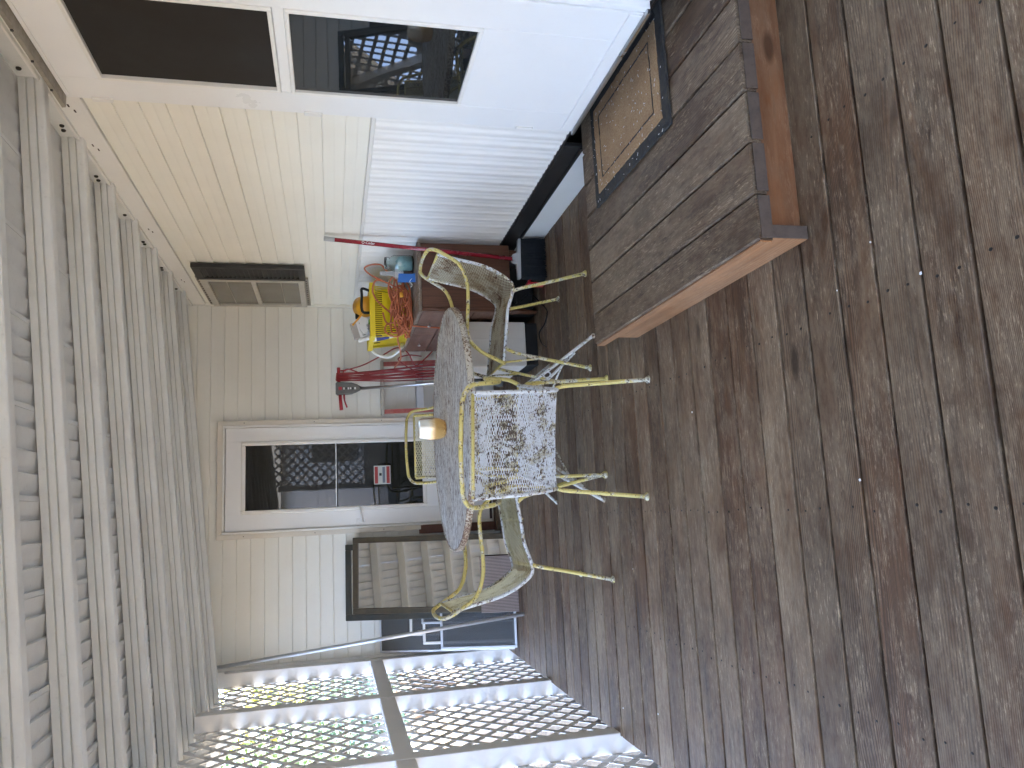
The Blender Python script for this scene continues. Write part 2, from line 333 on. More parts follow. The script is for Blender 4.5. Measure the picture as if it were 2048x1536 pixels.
# ------------------------------------------------------------------ mesh builder
class MB:
    def __init__(s): s.v = []; s.f = []; s.sm = []
    def add(s, vs, fs, smooth=False):
        o = len(s.v); s.v += [tuple(p) for p in vs]; s.f += [tuple(i + o for i in f) for f in fs]; s.sm += [smooth] * len(fs); return s
    def box(s, x0, x1, y0, y1, z0, z1, ch=0.0):
        if ch <= 0:
            vs = [(x, y, z) for x in (x0, x1) for y in (y0, y1) for z in (z0, z1)]
            return s.add(vs, [(0, 1, 3, 2), (4, 6, 7, 5), (0, 4, 5, 1), (2, 3, 7, 6), (0, 2, 6, 4), (1, 5, 7, 3)])
        # chamfered: convex hull style box
        vs = []; idx = {}
        for ix, x in ((0, x0), (1, x1)):
            for iy, y in ((0, y0), (1, y1)):
                for iz, z in ((0, z0), (1, z1)):
                    sx, sy, sz = (1 if ix == 0 else -1), (1 if iy == 0 else -1), (1 if iz == 0 else -1)
                    idx[(ix, iy, iz, 'x')] = len(vs); vs.append((x, y + sy * ch, z + sz * ch))
                    idx[(ix, iy, iz, 'y')] = len(vs); vs.append((x + sx * ch, y, z + sz * ch))
                    idx[(ix, iy, iz, 'z')] = len(vs); vs.append((x + sx * ch, y + sy * ch, z))
        F = []
        for a, ax in enumerate('xyz'):
            for side in (0, 1):
                loop = []
                for p, q in ((0, 0), (1, 0), (1, 1), (0, 1)):
                    k = [0, 0, 0]; k[a] = side; k[(a + 1) % 3] = p; k[(a + 2) % 3] = q
                    loop.append(idx[(k[0], k[1], k[2], ax)])
                F.append(tuple(loop if side == 1 else loop[::-1]))
        for a in range(3):          # edges along axis a
            b_, c_ = (a + 1) % 3, (a + 2) % 3; nb, nc = 'xyz'[b_], 'xyz'[c_]
            for p in (0, 1):
                for q in (0, 1):
                    k0 = [0, 0, 0]; k0[b_] = p; k0[c_] = q; k1 = list(k0); k1[a] = 1
                    loop = [idx[(*k0, nb)], idx[(*k1, nb)], idx[(*k1, nc)], idx[(*k0, nc)]]
                    F.append(tuple(loop if (p == q) else loop[::-1]))
        for ix in (0, 1):
            for iy in (0, 1):
                for iz in (0, 1):
                    loop = [idx[(ix, iy, iz, k)] for k in 'xyz']
                    F.append(tuple(loop if (ix + iy + iz) % 2 == 1 else loop[::-1]))
        return s.add(vs, F)
    def prism(s, poly, ax, a0, a1, smooth=False):
        """poly in the two other axes (cyclic order), extruded along ax"""
        n = len(poly); vs = []
        for a in (a0, a1):
            for p, q in poly:
                vs.append({'x': (a, p, q), 'y': (q, a, p), 'z': (p, q, a)}[ax])
        F = [tuple(range(n))[::-1], tuple(range(n, 2 * n))] + [(i, (i + 1) % n, n + (i + 1) % n, n + i) for i in range(n)]
        s.add(vs, F[:2], False); o = len(s.v) - 2 * n
        s.f += [tuple(i + o for i in f) for f in F[2:]]; s.sm += [smooth] * n
        return s
    def tube(s, pts, r, n=8, closed=False, caps=True, flat=1.0):
        P = [Vector(p) for p in pts]; N = len(P); rr = r if isinstance(r, (list, tuple)) else [r] * N
        T = []
        for i in range(N):
            a = P[(i - 1) % N] if (closed or i > 0) else P[i]; b = P[(i + 1) % N] if (closed or i < N - 1) else P[i]
            T.append((b - a).normalized())
        up = Vector((0, 0, 1)) if abs(T[0].z) < 0.9 else Vector((0, 1, 0))
        u = (up - T[0] * up.dot(T[0])).normalized(); vs = []
        for i in range(N):
            u = (u - T[i] * u.dot(T[i])).normalized(); v = T[i].cross(u)
            for k in range(n):
                t = 2 * math.pi * k / n; vs.append(P[i] + u * (math.cos(t) * rr[i] * flat) + v * (math.sin(t) * rr[i]))
        F = []
        for i in range(N if closed else N - 1):
            j = (i + 1) % N
            for k in range(n): F.append((i * n + k, i * n + (k + 1) % n, j * n + (k + 1) % n, j * n + k))
        s.add(vs, F, True)
        if caps and not closed:
            o = len(s.v) - N * n
            s.f += [tuple(o + k for k in range(n))[::-1], tuple(o + (N - 1) * n + k for k in range(n))]; s.sm += [False, False]
        return s
    def lathe(s, prof, n=24, c=(0, 0, 0), sx=1.0, sy=1.0, smooth=True):
        vs = []; F = []
        for r, z in prof:
            for k in range(n):
                t = 2 * math.pi * k / n; vs.append((c[0] + r * sx * math.cos(t), c[1] + r * sy * math.sin(t), c[2] + z))
        for i in range(len(prof) - 1):
            for k in range(n): F.append((i * n + k, i * n + (k + 1) % n, (i + 1) * n + (k + 1) % n, (i + 1) * n + k))
        s.add(vs, F, smooth); o = len(s.v) - len(vs); L = (len(prof) - 1) * n
        if prof[0][0] > 1e-4: s.f.append(tuple(o + k for k in range(n))[::-1]); s.sm.append(False)
        if prof[-1][0] > 1e-4: s.f.append(tuple(o + L + k for k in range(n))); s.sm.append(False)
        return s
    def xf(s, M): s.v = [tuple(M @ Vector(p)) for p in s.v]; return s
    def mesh(s, name, mt):
        me = bpy.data.meshes.new(name); me.from_pydata(s.v, [], s.f); me.polygons.foreach_set('use_smooth', s.sm)
        if mt is not None: me.materials.append(MT[mt] if isinstance(mt, str) else mt)
        me.update(); return me
    def build(s, name, mt, parent=None, loc=(0, 0, 0), rot=(0, 0, 0)):
        return obj(name, s.mesh(name, mt), parent, loc, rot)
def obj(name, me, parent=None, loc=(0, 0, 0), rot=(0, 0, 0)):
    o = bpy.data.objects.new(name, me); C.objects.link(o); o.parent = parent; o.location = loc; o.rotation_euler = rot; return o
def tag(o, label=None, cat=None, group=None, kind=None):
    if label: o['label'] = label
    if cat: o['category'] = cat
    if group: o['group'] = group
    if kind: o['kind'] = kind
    return o
def thing(name, label, cat, loc=(0, 0, 0), rot=(0, 0, 0), group=None):
    o = obj(name, None, None, loc, rot); o.empty_display_size = 0.1; return tag(o, label, cat, group)
def spline(pts, k=6, closed=False):
    P = [Vector(p) for p in pts]; n = len(P); out = []
    for i in range(n if closed else n - 1):
        g_ = (lambda j: P[j % n]) if closed else (lambda j: P[max(0, min(n - 1, j))])
        a, b, c, d = g_(i - 1), g_(i), g_(i + 1), g_(i + 2)
        for q in range(k):
            t = q / k
            out.append(0.5 * ((2 * b) + (c - a) * t + (2 * a - 5 * b + 4 * c - d) * t * t + (3 * b - a - 3 * c + d) * t ** 3))
    if not closed: out.append(P[-1])
    return out
def box(name, mt, parent, x0, x1, y0, y1, z0, z1, ch=0.0):
    """a box part with its origin at its own centre"""
    c = ((x0 + x1) / 2, (y0 + y1) / 2, (z0 + z1) / 2); a, b, d = (x1 - x0) / 2, (y1 - y0) / 2, (z1 - z0) / 2
    return MB().box(-a, a, -b, b, -d, d, ch).build(name, mt, parent, c)
def text(name, s, size, mt, parent, loc, rot, ext=0.0004, align='CENTER'):
    cu = bpy.data.curves.new(name, 'FONT'); cu.body = s; cu.size = size; cu.extrude = ext; cu.align_x = align; cu.align_y = 'CENTER'
    to = bpy.data.objects.new(name + '_tmp', cu); C.objects.link(to)
    dg = bpy.context.evaluated_depsgraph_get(); me = bpy.data.meshes.new_from_object(to.evaluated_get(dg))
    C.objects.unlink(to); bpy.data.objects.remove(to); me.materials.clear(); me.materials.append(MT[mt])
    return obj(name, me, parent, loc, rot)

# ------------------------------------------------------------------ key planes (metres)
XW, YB, XL = 1.603, 5.954, -1.054      # house wall, back wall, inner face of the lattice posts
YN = -1.40                             # near end of the porch
SL = 0.092                             # fall of the roof per metre

# ------------------------------------------------------------------ ground, deck
gm = MB(); ng = 60; ext = 200.0
def gz(x, y):
    d = max(0, math.hypot(x, y) - 4)
    return -0.62 + min(1.0, d / 20) * (0.12 * math.sin(x * 0.35) * math.cos(y * 0.27)) + (0.012 * max(0, -x - 6) if x < 0 else 0)
gp = [math.copysign(abs(i / ng) ** 2.2 * ext, i) for i in range(-ng, ng + 1)]
gv = [(x, y, gz(x, y)) for x in gp for y in gp]; L = 2 * ng + 1
gm.add(gv, [(i * L + j, (i + 1) * L + j, (i + 1) * L + j + 1, i * L + j + 1) for i in range(2 * ng) for j in range(2 * ng)], True)
tag(gm.build('ground', 'ground'), kind='structure')

XD0, XD1 = XL - 0.012, XW - 0.004
dk = MB()
for xj in (XD0 + 0.06, -0.55, -0.05, 0.45, 0.95, XD1 - 0.06): dk.box(xj - 0.02, xj + 0.02, YN, YB, -0.20, -0.040)
dk.box(XD0 + 0.002, XD1, YN, YB, -0.24, -0.205)  # added dark sheet below the boards, stands in for shade in the gaps
deck = tag(dk.build('deck', 'joist_gap_shade'), kind='structure')
PITCH = 0.141; Wd = PITCH - 0.0105
def plank_mesh(L_, W_, T_, ch, mt, along='x'):
    a = L_ / 2; b = W_ / 2
    poly = [(-b + ch, 0), (-b, -ch), (-b, -T_), (b, -T_), (b, -ch), (b - ch, 0)]     # (y,z), top at z=0
    mb = MB()
    if along == 'x': mb.prism(poly[::-1], 'x', -a, a)
    else:
        mb.prism([(q, p) for p, q in poly], 'y', -a, a)
    return mb.mesh('plank', mt)
pm = plank_mesh(XD1 - XD0, Wd, 0.036, 0.0016, 'deck')
k0 = int(math.floor((YN - 1.381) / PITCH)) + 1
y = 1.381 + k0 * PITCH
while y + PITCH < YB + 0.10:
    yc = y + PITCH / 2
    obj('plank', pm, deck, ((XD0 + XD1) / 2, yc + random.uniform(-.001, .001), random.uniform(-.0015, .0)), (random.uniform(-.004, .004), 0, random.uniform(-.0006, .0006)))
    y += PITCH

nh = MB()
for kk in range(k0, k0 + 60):
    yp = 1.381 + kk * PITCH
    if yp > YB - 0.1: break
    for xj in (-0.55, -0.05, 0.45, 0.95):
        for fr in (0.27, 0.73):
            if random.random() < 0.9:
                r_ = random.uniform(.0030, .0042)
                nh.lathe([(r_, 0.0), (r_ * .8, 0.0006), (0.0, 0.0007)], 8, (xj + random.uniform(-.008, .008), yp + PITCH * fr + random.uniform(-.006, .006), 0.0001), 1.0, 1.3)
tag(nh.build('nail_heads', 'bolt', deck), kind='stuff')

# ------------------------------------------------------------------ mobile home (right wall)
home = thing('mobile_home', 'cream sided mobile home with white storm door and high black shuttered window', 'house', (XW, 2.0, 0))
def hb(name, mt, x0, x1, y0, y1, z0, z1, ch=0.0, par=None):
    o = box(name, mt, None, x0, x1, y0, y1, z0, z1, ch)
    p = par or home
    pw = Vector(p.location) if p.parent is None else Vector(p.parent.location) + Vector(p.location)
    o.parent = p; o.location = Vector(o.location) - pw
    return o
H0 = Vector((XW, 2.0, 0))
hb('wall', 'vinyl2', XW + 0.012, XW + 0.16, YN, YB + 0.5, 0.236, 2.60)
hb('under_wall', 'blackstrip', XW + 0.145, XW + 0.165, YN, YB + 0.5, -0.55, 0.235)
DY0, DY1 = 2.10, 2.915                       # door opening
LAP = 0.0985; ZB = 1.087
def lap_mesh(L_, hgt, mt, proud=0.009):
    # lower edge proud; local x = outward(-X world), y along, z up from bottom edge
    poly = [(0.0, -0.012), (0.0, 0.0 - proud + 0.0), (0.006, -proud - 0.001), (hgt * 0.45, -proud * 0.62), (hgt * 0.5, -proud * 0.40), (hgt - 0.003, -proud * 0.1), (hgt, 0.0), (hgt, 0.004), (0.0, 0.004)]
    poly = [(0.0, 0.006), (0.0, -proud + 0.002), (0.004, -proud), (hgt * 0.46, -proud * 0.55), (hgt * 0.52, -proud * 0.38), (hgt - 0.004, -proud * 0.12), (hgt - 0.0008, 0.0), (hgt - 0.0008, 0.006)]
    return MB().prism(poly, 'y', -L_ / 2, L_ / 2).mesh('siding_plank', mt)
lm1 = lap_mesh(YB - DY1 - 0.02, LAP, 'vinyl'); lm2 = lap_mesh(DY0 - YN, LAP, 'vinyl')
z = 2.184 - LAP
while z > ZB - 0.02:
    for me, yc in ((lm1, (DY1 + YB) / 2), (lm2, (YN + DY0) / 2)):
        obj('siding_plank', me, home, Vector((XW + 0.004, yc, z + random.uniform(-.0006, .0006))) - H0)
    z -= LAP
ZT = z + LAP - 0.012
hb('seam_trim', 'trim', XW - 0.008, XW + 0.010, DY1, YB - 0.02, ZT - 0.006, ZT + 0.010)
# lower vertical panelling
def rib_mesh(w_, h_, mt):
    poly = [(-w_ / 2, 0.006), (-w_ / 2, 0.0), (-w_ * .42, -0.002), (-w_ * .30, -0.0085), (-w_ * .12, -0.0095), (-w_ * .02, -0.0055), (w_ * .10, -0.0045), (w_ * .22, -0.0085), (w_ * .36, -0.009), (w_ * .47, -0.003), (w_ / 2, 0.0), (w_ / 2, 0.006)]
    # (y, x) -> prism along z expects (x, y)
    return MB().prism([(q, p) for p, q in poly][::-1], 'z', 0, h_).mesh('siding_plank', mt)
RW = 0.1005; rm = rib_mesh(RW, ZT - 0.008 - 0.245, 'vinyl2')
yy = DY1 + RW / 2 + 0.002
while yy < YB - 0.03:
    obj('siding_plank', rm, home, Vector((XW + 0.004, yy, 0.245)) - H0); yy += RW
yy = DY0 - RW / 2
while yy > YN:
    obj('siding_plank', rm, home, Vector((XW + 0.004, yy, 0.245)) - H0); yy -= RW
hb('rim_strip', 'blackstrip', XW - 0.012, XW + 0.010, 3.098, YB, 0.138, 0.2355, 0.003); hb('rim_edge', 'blackstrip', XW - 0.010, XW + 0.009, YN, YB, 0.236, 0.2448, 0.002)
hb('rim_lip', 'blackstrip', XW - 0.020, XW - 0.0125, 3.098, YB, 0.140, 0.158, 0.002)
hb('skirting', 'trim', XW - 0.002, XW + 0.010, 3.098, YB, -0.45, 0.1375)
hb('fascia', 'trim', XW - 0.010, XW + 0.011, YN, YB, 2.186, 2.276, 0.002)
hb('fascia_lip', 'trim', XW - 0.024, XW + 0.010, YN, YB, 2.2765, 2.286, 0.002)
hb('corner_trim', 'vinyl', XW - 0.018, XW + 0.003, YB - 0.030, YB - 0.002, 0.245, 2.185, 0.002)
for yy, z1_, z2_ in ((3.35, 2.245, 2.250), (3.02, 2.24, 2.246), (4.35, 2.24, 2.245), (5.3, 2.24, 2.245)):
    hb('slot', 'gap', XW - 0.0115, XW - 0.0098, yy, yy + 0.02, z1_, z2_)
    hb('slot', 'gap', XW - 0.0115, XW - 0.0098, yy + 0.04, yy + 0.06, z1_ - .012, z2_ - .012)
hb('house_shadow_body', 'vinyl2', XW + 0.17, 6.2, YN - 6.0, YB + 2.5, -0.60, 2.70)  # unseen house volume, added with its roof to block the sun
hr = MB().prism([(2.72, XW - 0.02), (2.72, 6.5), (3.45, 4.0)], 'y', YN - 6.2, YB + 2.7).build('roof', 'grey', home, -H0)  # unseen roof, added for the shadow it casts
# storm door
door = obj('door', None, home, Vector((XW - 0.01, (DY0 + DY1) / 2, 0.25)) - H0)
def db(name, mt, y0, y1, z0, z1, x0=-0.028, x1=0.0, ch=0.002):
    return hb(name, mt, XW - 0.01 + x0, XW - 0.01 + x1, y0, y1, z0, z1, ch, door)
P0, P1 = 2.268, 2.768                         # pane in y
db('stile', 'door', P1, DY1 - 0.014, 0.262, 2.196); db('stile', 'door', DY0 + 0.014, P0, 0.262, 2.196)
db('top_rail', 'door', P0, P1, 2.066, 2.196); db('lower_panel', 'door', P0, P1, 0.262, 0.765)
db('middle_rail', 'door', P0, P1, 1.405, 1.441, -0.026)
for (za, zb_) in ((0.765, 1.405), (1.441, 2.066)):        # glazing beads
    db('bead', 'trim', P1 - 0.016, P1 - 0.0005, za + .001, zb_ - .001, -0.034, -0.012); db('bead', 'trim', P0 + 0.0005, P0 + 0.016, za + .001, zb_ - .001, -0.034, -0.012)
    db('bead', 'trim', P0 + 0.017, P1 - 0.017, zb_ - 0.015, zb_ - .001, -0.034, -0.012); db('bead', 'trim', P0 + 0.017, P1 - 0.017, za + .001, za + 0.015, -0.034, -0.012)
db('screen', 'screenblack', P0 + 0.006, P1 - 0.006, 1.446, 2.060, -0.018, -0.014, 0)
db('pane', 'doorglass', P0 + 0.006, P1 - 0.006, 0.770, 1.400, -0.022, -0.016, 0)
db('sweep', 'door', DY0 + 0.016, DY1 - 0.016, 0.266, 0.313, -0.036, -0.029)
db('frame', 'door', DY1 - 0.012, DY1 + 0.010, 0.248, 2.216, -0.022, 0.012); db('frame', 'door', DY0 - 0.010, DY0 + 0.012, 0.248, 2.216, -0.022, 0.012)
db('frame', 'door', DY0 + 0.012, DY1 - 0.012, 2.200, 2.216, -0.022, 0.012)
db('sill', 'chrome', DY0 - 0.008, DY1 + 0.008, 0.2475, 0.260, -0.040, 0.010)
db('gasket', 'gap', DY1 - 0.0138, DY1 - 0.0122, 0.27, 2.195, -0.024, 0.0, 0)
for zz in (2.09, 1.33, 0.47):
    db('hinge', 'trim', DY1 - 0.016, DY1 + 0.006, zz - 0.035, zz + 0.035, -0.036, -0.0235)
dc = MB().prism([(2.2175, -0.062), (2.2175, 0.0), (2.238, 0.0), (2.238, -0.05), (2.230, -0.064)], 'y', DY0 - 0.3, DY1 + 0.012)
drip = dc.build('drip_cap', 'steel', door, Vector((XW - 0.01, 0, 0)) - H0 - door.location)
drip.location = Vector((XW - 0.01, 0, 0)) - H0 - Vector(door.location)
for yy in (2.25, 2.45, 2.62, 2.80): db('screw', 'bolt', yy, yy + 0.008, 2.222, 2.230, -0.067, -0.060, 0)
# high window with shutter
WY0, WY1, WZ0, WZ1 = 5.205, 5.870, 1.445, 2.115
win = obj('window', None, home, Vector((XW - 0.01, WY0, WZ0)) - H0)
def wb(name, mt, y0, y1, z0, z1, x0, x1, ch=0.002): return hb(name, mt, XW - 0.01 + x0, XW - 0.01 + x1, y0, y1, z0, z1, ch, win)
wb('frame', 'winframe', WY0, WY0 + 0.034, WZ0, WZ1, -0.030, 0.012); wb('frame', 'winframe', WY1 - 0.034, WY1, WZ0, WZ1, -0.030, 0.012)
wb('frame', 'winframe', WY0 + 0.034, WY1 - 0.034, WZ0, WZ0 + 0.04, -0.030, 0.012); wb('frame', 'winframe', WY0 + 0.034, WY1 - 0.034, WZ1 - 0.045, WZ1, -0.030, 0.012)
for zz in (1.60, 1.95): wb('blind', 'blind', WY0 + 0.036, WY1 - 0.036, zz, zz + 0.006, -0.0175 if zz > 1.8 else -0.0115, -0.0165 if zz > 1.8 else -0.0102, 0)
wb('meeting_rail', 'winframe', WY0 + 0.034, WY1 - 0.034, 1.765, 1.795, -0.024, 0.008)
wb('pane', 'winglass', WY0 + 0.03, WY1 - 0.03, WZ0 + 0.035, 1.768, -0.010, -0.006, 0); wb('pane', 'winglass', WY0 + 0.03, WY1 - 0.03, 1.792, WZ1 - 0.04, -0.016, -0.012, 0)
wb('flashing', 'steel', WY0 - 0.01, WY1 + 0.012, WZ1 + 0.001, WZ1 + 0.026, -0.014, 0.0); wb('flashing', 'steel', WY0 - 0.01, WY1 + 0.012, WZ0 - 0.026, WZ0 - 0.001, -0.014, 0.0)
for i in range(12):
    for zz in (WZ1 + 0.013, WZ0 - 0.013): wb('hole', 'gap', WY0 + 0.03 + i * 0.053, WY0 + 0.045 + i * 0.053, zz - 0.004, zz + 0.004, -0.0165, -0.0142, 0)
sh = obj('shutter', None, home, Vector((XW - 0.01, 4.94, 1.44)) - H0)
def sb(name, mt, y0, y1, z0, z1, x0, x1, ch=0.002): return hb(name, mt, XW - 0.01 + x0, XW - 0.01 + x1, y0, y1, z0, z1, ch, sh)
sb('stile', 'shutter', 4.935, 4.965, 1.435, 2.125, -0.028, 0.0); sb('stile', 'shutter', 5.165, 5.195, 1.435, 2.125, -0.028, 0.0)
sb('rail', 'shutter', 4.965, 5.165, 1.435, 1.475, -0.028, 0.0); sb('rail', 'shutter', 4.965, 5.165, 2.075, 2.125, -0.028, 0.0)
lv = MB().prism([(-0.013, -0.006), (0.010, -0.022), (0.016, -0.020), (-0.004, -0.002)][::-1], 'y', -0.0995, 0.0995).mesh('louver', 'shutter')
for i in range(21): obj('louver', lv, sh, Vector((XW - 0.012, 5.065, 1.490 + i * 0.0285)) - H0 - Vector(sh.location))

# ------------------------------------------------------------------ back wall with door
bw = thing('clapboard_wall', 'cream clapboard end wall of the porch with a glazed white door', 'wall', (0.27, YB, 0))
B0 = Vector((0.27, YB, 0))
def bb(name, mt, x0, x1, y0, y1, z0, z1, ch=0.0, par=None):
    o = box(name, mt, None, x0, x1, y0, y1, z0, z1, ch); p = par or bw
    pw = B0 if p is bw else B0 + Vector(p.location)
    o.parent = p; o.location = Vector(o.location) - pw; return o
bb('wall', 'vback', XL - 0.01, XW + 0.02, YB + 0.006, YB + 0.12, -0.5, 2.6)
bb('addition_shadow_body', 'vback', XL - 0.008, 6.2, YB + 0.13, 12.5, -0.60, 2.85)  # unseen block, added to keep the yard beside it in shadow
BL = 0.0968
CX0, CX1, CZ0, CZ1 = -0.152, 0.706, 0.062, 2.086
def blap(x0, x1, hgt):
    p = 0.016
    poly = [(0.006, 0.0), (-p + 0.002, 0.0), (-p, 0.004), (-p * 0.12, hgt - 0.004), (0.0, hgt - 0.0008), (0.006, hgt - 0.0008)]   # (y,z)
    return MB().prism(poly, 'x', -(x1 - x0) / 2, (x1 - x0) / 2).mesh('siding_plank', 'vback')
mL = blap(XL, CX0, BL); mR = blap(CX1, XW - 0.02, BL); mF = blap(XL, XW - 0.02, BL)
z = 1.272 - 13 * BL
while z < 2.42:
    if z < CZ1 - 0.03:
        obj('siding_plank', mL, bw, Vector(((XL + CX0) / 2, YB, z)) - B0); obj('siding_plank', mR, bw, Vector(((CX1 + XW - 0.02) / 2, YB, z)) - B0)
    else: obj('siding_plank', mF, bw, Vector(((XL + XW - 0.02) / 2, YB, z)) - B0)
    z += BL
bb('corner_channel', 'trim', XL - 0.008, XL + 0.018, YB - 0.026, YB - 0.0170, 0.0, 2.08, 0.002)
bd = obj('door', None, bw, Vector((0.27, YB - 0.017, CZ0)) - B0)
def bx(name, mt, x0, x1, z0, z1, y0=-0.03, y1=0.0, ch=0.002): return bb(name, mt, x0, x1, YB - 0.017 + y0, YB - 0.017 + y1, z0, z1, ch, bd)
bx('casing', 'casing', CX0, CX0 + 0.035, CZ0, CZ1); bx('casing', 'casing', CX1 - 0.035, CX1, CZ0, CZ1); bx('casing', 'casing', CX0 + 0.035, CX1 - 0.035, CZ1 - 0.038, CZ1)
bx('jamb', 'trim', CX0 + 0.036, CX0 + 0.052, CZ0, CZ1 - 0.039, -0.036); bx('jamb', 'trim', CX1 - 0.052, CX1 - 0.036, CZ0, CZ1 - 0.039, -0.036); bx('jamb', 'trim', CX0 + 0.0525, CX1 - 0.0525, CZ1 - 0.053, CZ1 - 0.039, -0.036)
S0, S1, T0, T1 = -0.096, 0.650, 0.085, 2.028
G0, G1, Q0, Q1 = 0.048, 0.520, 0.598, 1.890
bx('stile', 'door', S0, G0 - 0.03, T0, T1, -0.024); bx('stile', 'door', G1 + 0.03, S1, T0, T1, -0.024)
bx('top_rail', 'door', G0 - 0.03, G1 + 0.03, Q1 + 0.03, T1, -0.024); bx('lower_panel', 'door', G0 - 0.03, G1 + 0.03, T0, Q0 - 0.03, -0.024)
for a in ((G0 - 0.0298, G0, Q0 - 0.0298, Q1 + 0.0298), (G1, G1 + 0.0298, Q0 - 0.0298, Q1 + 0.0298), (G0, G1, Q1, Q1 + 0.0298), (G0, G1, Q0 - 0.0298, Q0)):
    bx('bead', 'trim', *a, -0.033, -0.002, 0.006)
bx('pane', 'backglass', G0 - 0.004, G1 + 0.004, Q0 - 0.004, Q1 + 0.004, -0.016, -0.010, 0)
bx('mullion', 'black', G0, G1, 1.232, 1.240, -0.022, -0.0165, 0); bx('mullion', 'alu', G0, G1, 1.2405, 1.247, -0.023, -0.0165, 0)
bx('sweep', 'gap', S0, S1, CZ0 + 0.004, T0 - 0.001, -0.022, -0.004, 0)
bx('handle_plate', 'white', -0.080, -0.048, 1.035, 1.100, -0.032, -0.0245, 0.003)
hd = MB().tube([(-0.064, -0.028, 1.055), (-0.064, -0.055, 1.058), (-0.045, -0.062, 1.062), (0.005, -0.058, 1.072), (0.040, -0.052, 1.066)], [0.008, 0.008, 0.008, 0.007, 0.005], 8)
hd.build('handle', 'white', bd, Vector((0, YB - 0.017, 0)) - B0 - Vector(bd.location))
for zz in (1.95, 1.45, 0.72):
    bx('hinge', 'trim', S1 + 0.0005, S1 + 0.0115, zz - 0.04, zz + 0.04, -0.034, -0.022)
for xx in (CX0 + 0.018, CX1 - 0.018):
    for zz in (0.4, 0.9, 1.4, 1.9): bx('screw', 'bolt', xx - .003, xx + .003, zz - .003, zz + .003, -0.0325, -0.0305, 0)
# warning sticker on the glass
stk = obj('sticker', None, bd, Vector((0.272, YB - 0.035, 0.903)) - B0 - Vector(bd.location)); sk = []
def st(x0, x1, z0, z1, mt, d): sk.append((x0, x1, z0, z1, mt, d))
ms = MB(); ms.box(-0.070, 0.070, -0.0008, 0.0, -0.062, 0.062)
st_o = ms.build('sticker', 'stwhite', bd, stk.location); bpy.data.objects.remove(stk)
for x0, x1, z0, z1, mt_ in ((-.064, .064, .032, .056, 'stred'), (-.064, .064, -.056, -.032, 'stred'), (-.060, .060, -.022, -.002, 'stblue'), (-.006, .014, .004, .022, 'ink')):
    o = MB().box(x0, x1, -0.0014, -0.0009, z0, z1).build('sticker_print', mt_, bd, st_o.location)
doorsill = MB().box(-0.47, 0.47, -0.05, 0.05, -0.02, 0.02, 0.004).build('door_sill', 'deck', None, (0.28, YB - 0.065, 0.030))
doorsill.parent = bw; doorsill.location = Vector(doorsill.location) - B0
bb('sill_riser', 'board', -0.18, 0.74, YB - 0.10, YB - 0.014, 0.0005, 0.0095)

# ------------------------------------------------------------------ porch roof
rf = thing('porch_roof', 'white ribbed aluminium porch roof on closely spaced beams', 'roof', (XW, 2.0, 2.35))
F0 = Vector((XW, 2.0, 2.35))
def zr(x): return 2.35 - SL * (XW - x)
ang = math.atan(SL); BH = 0.083; XE = -1.42; BLn = (XW - 0.012 - XE) / math.cos(ang)
# beam cross-section (y,z): near face with two grooves, narrow bottom flange
g_ = 0.012
prof = [(0.0, 0.0)]
for zc in (-BH * 0.33, -BH * 0.66):
    prof += [(0.0, zc + 0.004), (g_, zc + 0.0025), (g_, zc - 0.0025), (0.0, zc - 0.004)]
prof += [(0.0, -BH + 0.004), (0.004, -BH), (0.046, -BH), (0.050, -BH + 0.004), (0.050, 0.0)]
bm_ = MB().prism(prof, 'x', 0.0, BLn).mesh('beam', 'alum')
beams = [2.836 + 0.456 * k for k in range(-9, 7)]
for yb in beams:
    obj('beam', bm_, rf, Vector((XE, yb, zr(XE))) - F0 + Vector((0, 0, 0)), (0, -ang, 0))
# ribbed roof sheets (run along y); teeth step across x
PW = 0.300; x = XW - 0.008
def sheet(wd, L_):
    t = wd / 4.0; top = [(0.0, 0.004)]; low = []
    poly = []
    d = 0.0105
    for i in range(4):
        a = -i * t
        poly += [(a, 0.0015 + d), (a - 0.004, 0.0015)] if i else [(0.0, 0.0015), (-0.016, 0.0015), (-0.017, 0.0035), (-0.018, 0.0015)]
        poly += [(a - t + 0.004, d + 0.0015)] if i else [(a - t + 0.004, d + 0.0015)]
    poly += [(-wd + 0.0006, d + 0.0015), (-wd + 0.0006, 0.03), (0.0, 0.03)]
    return MB().prism([(q, p) for p, q in poly], 'y', -L_ / 2, L_ / 2).mesh('roof_panel', 'alum2')
shm = sheet(PW, YB + 0.35 - YN)
while x > XE:
    obj('roof_panel', shm, rf, Vector((x, (YN - 0.25 + YB + 0.1) / 2, zr(x) + 0.0005)) - F0, (0, -ang, 0)); x -= PW * math.cos(ang)
def rb(name, mt, x0, x1, y0, y1, z0, z1, ch=0.0):
    o = box(name, mt, None, x0, x1, y0, y1, z0, z1, ch); o.parent = rf; o.location = Vector(o.location) - F0; return o
rb('ledger', 'alum', XW - 0.0115, XW + 0.010, YN, YB, 2.2865, 2.368)
bo = MB().lathe([(0.0095, 0.0), (0.0095, 0.003), (0.007, 0.007), (0.0, 0.0085)], 10).mesh('bolt', 'bolt')
for i, yb in enumerate(beams):
    for dy in ((-0.055,), (-0.06, -0.10), (-0.075, -0.03))[i % 3]:
        obj('bolt', bo, rf, Vector((XW - 0.0118, yb + dy, 2.318 + random.uniform(-.008, .008))) - F0, (0, -math.pi / 2, 0))
rb('header', 'alum', -1.300, -1.225, YN - 0.1, YB + 0.1, 1.905, zr(-1.30) - BH - 0.002, 0.003)
rb('gutter', 'alum', -1.50, -1.43, YN - 0.2, YB + 0.1, 1.95, 2.07, 0.006)

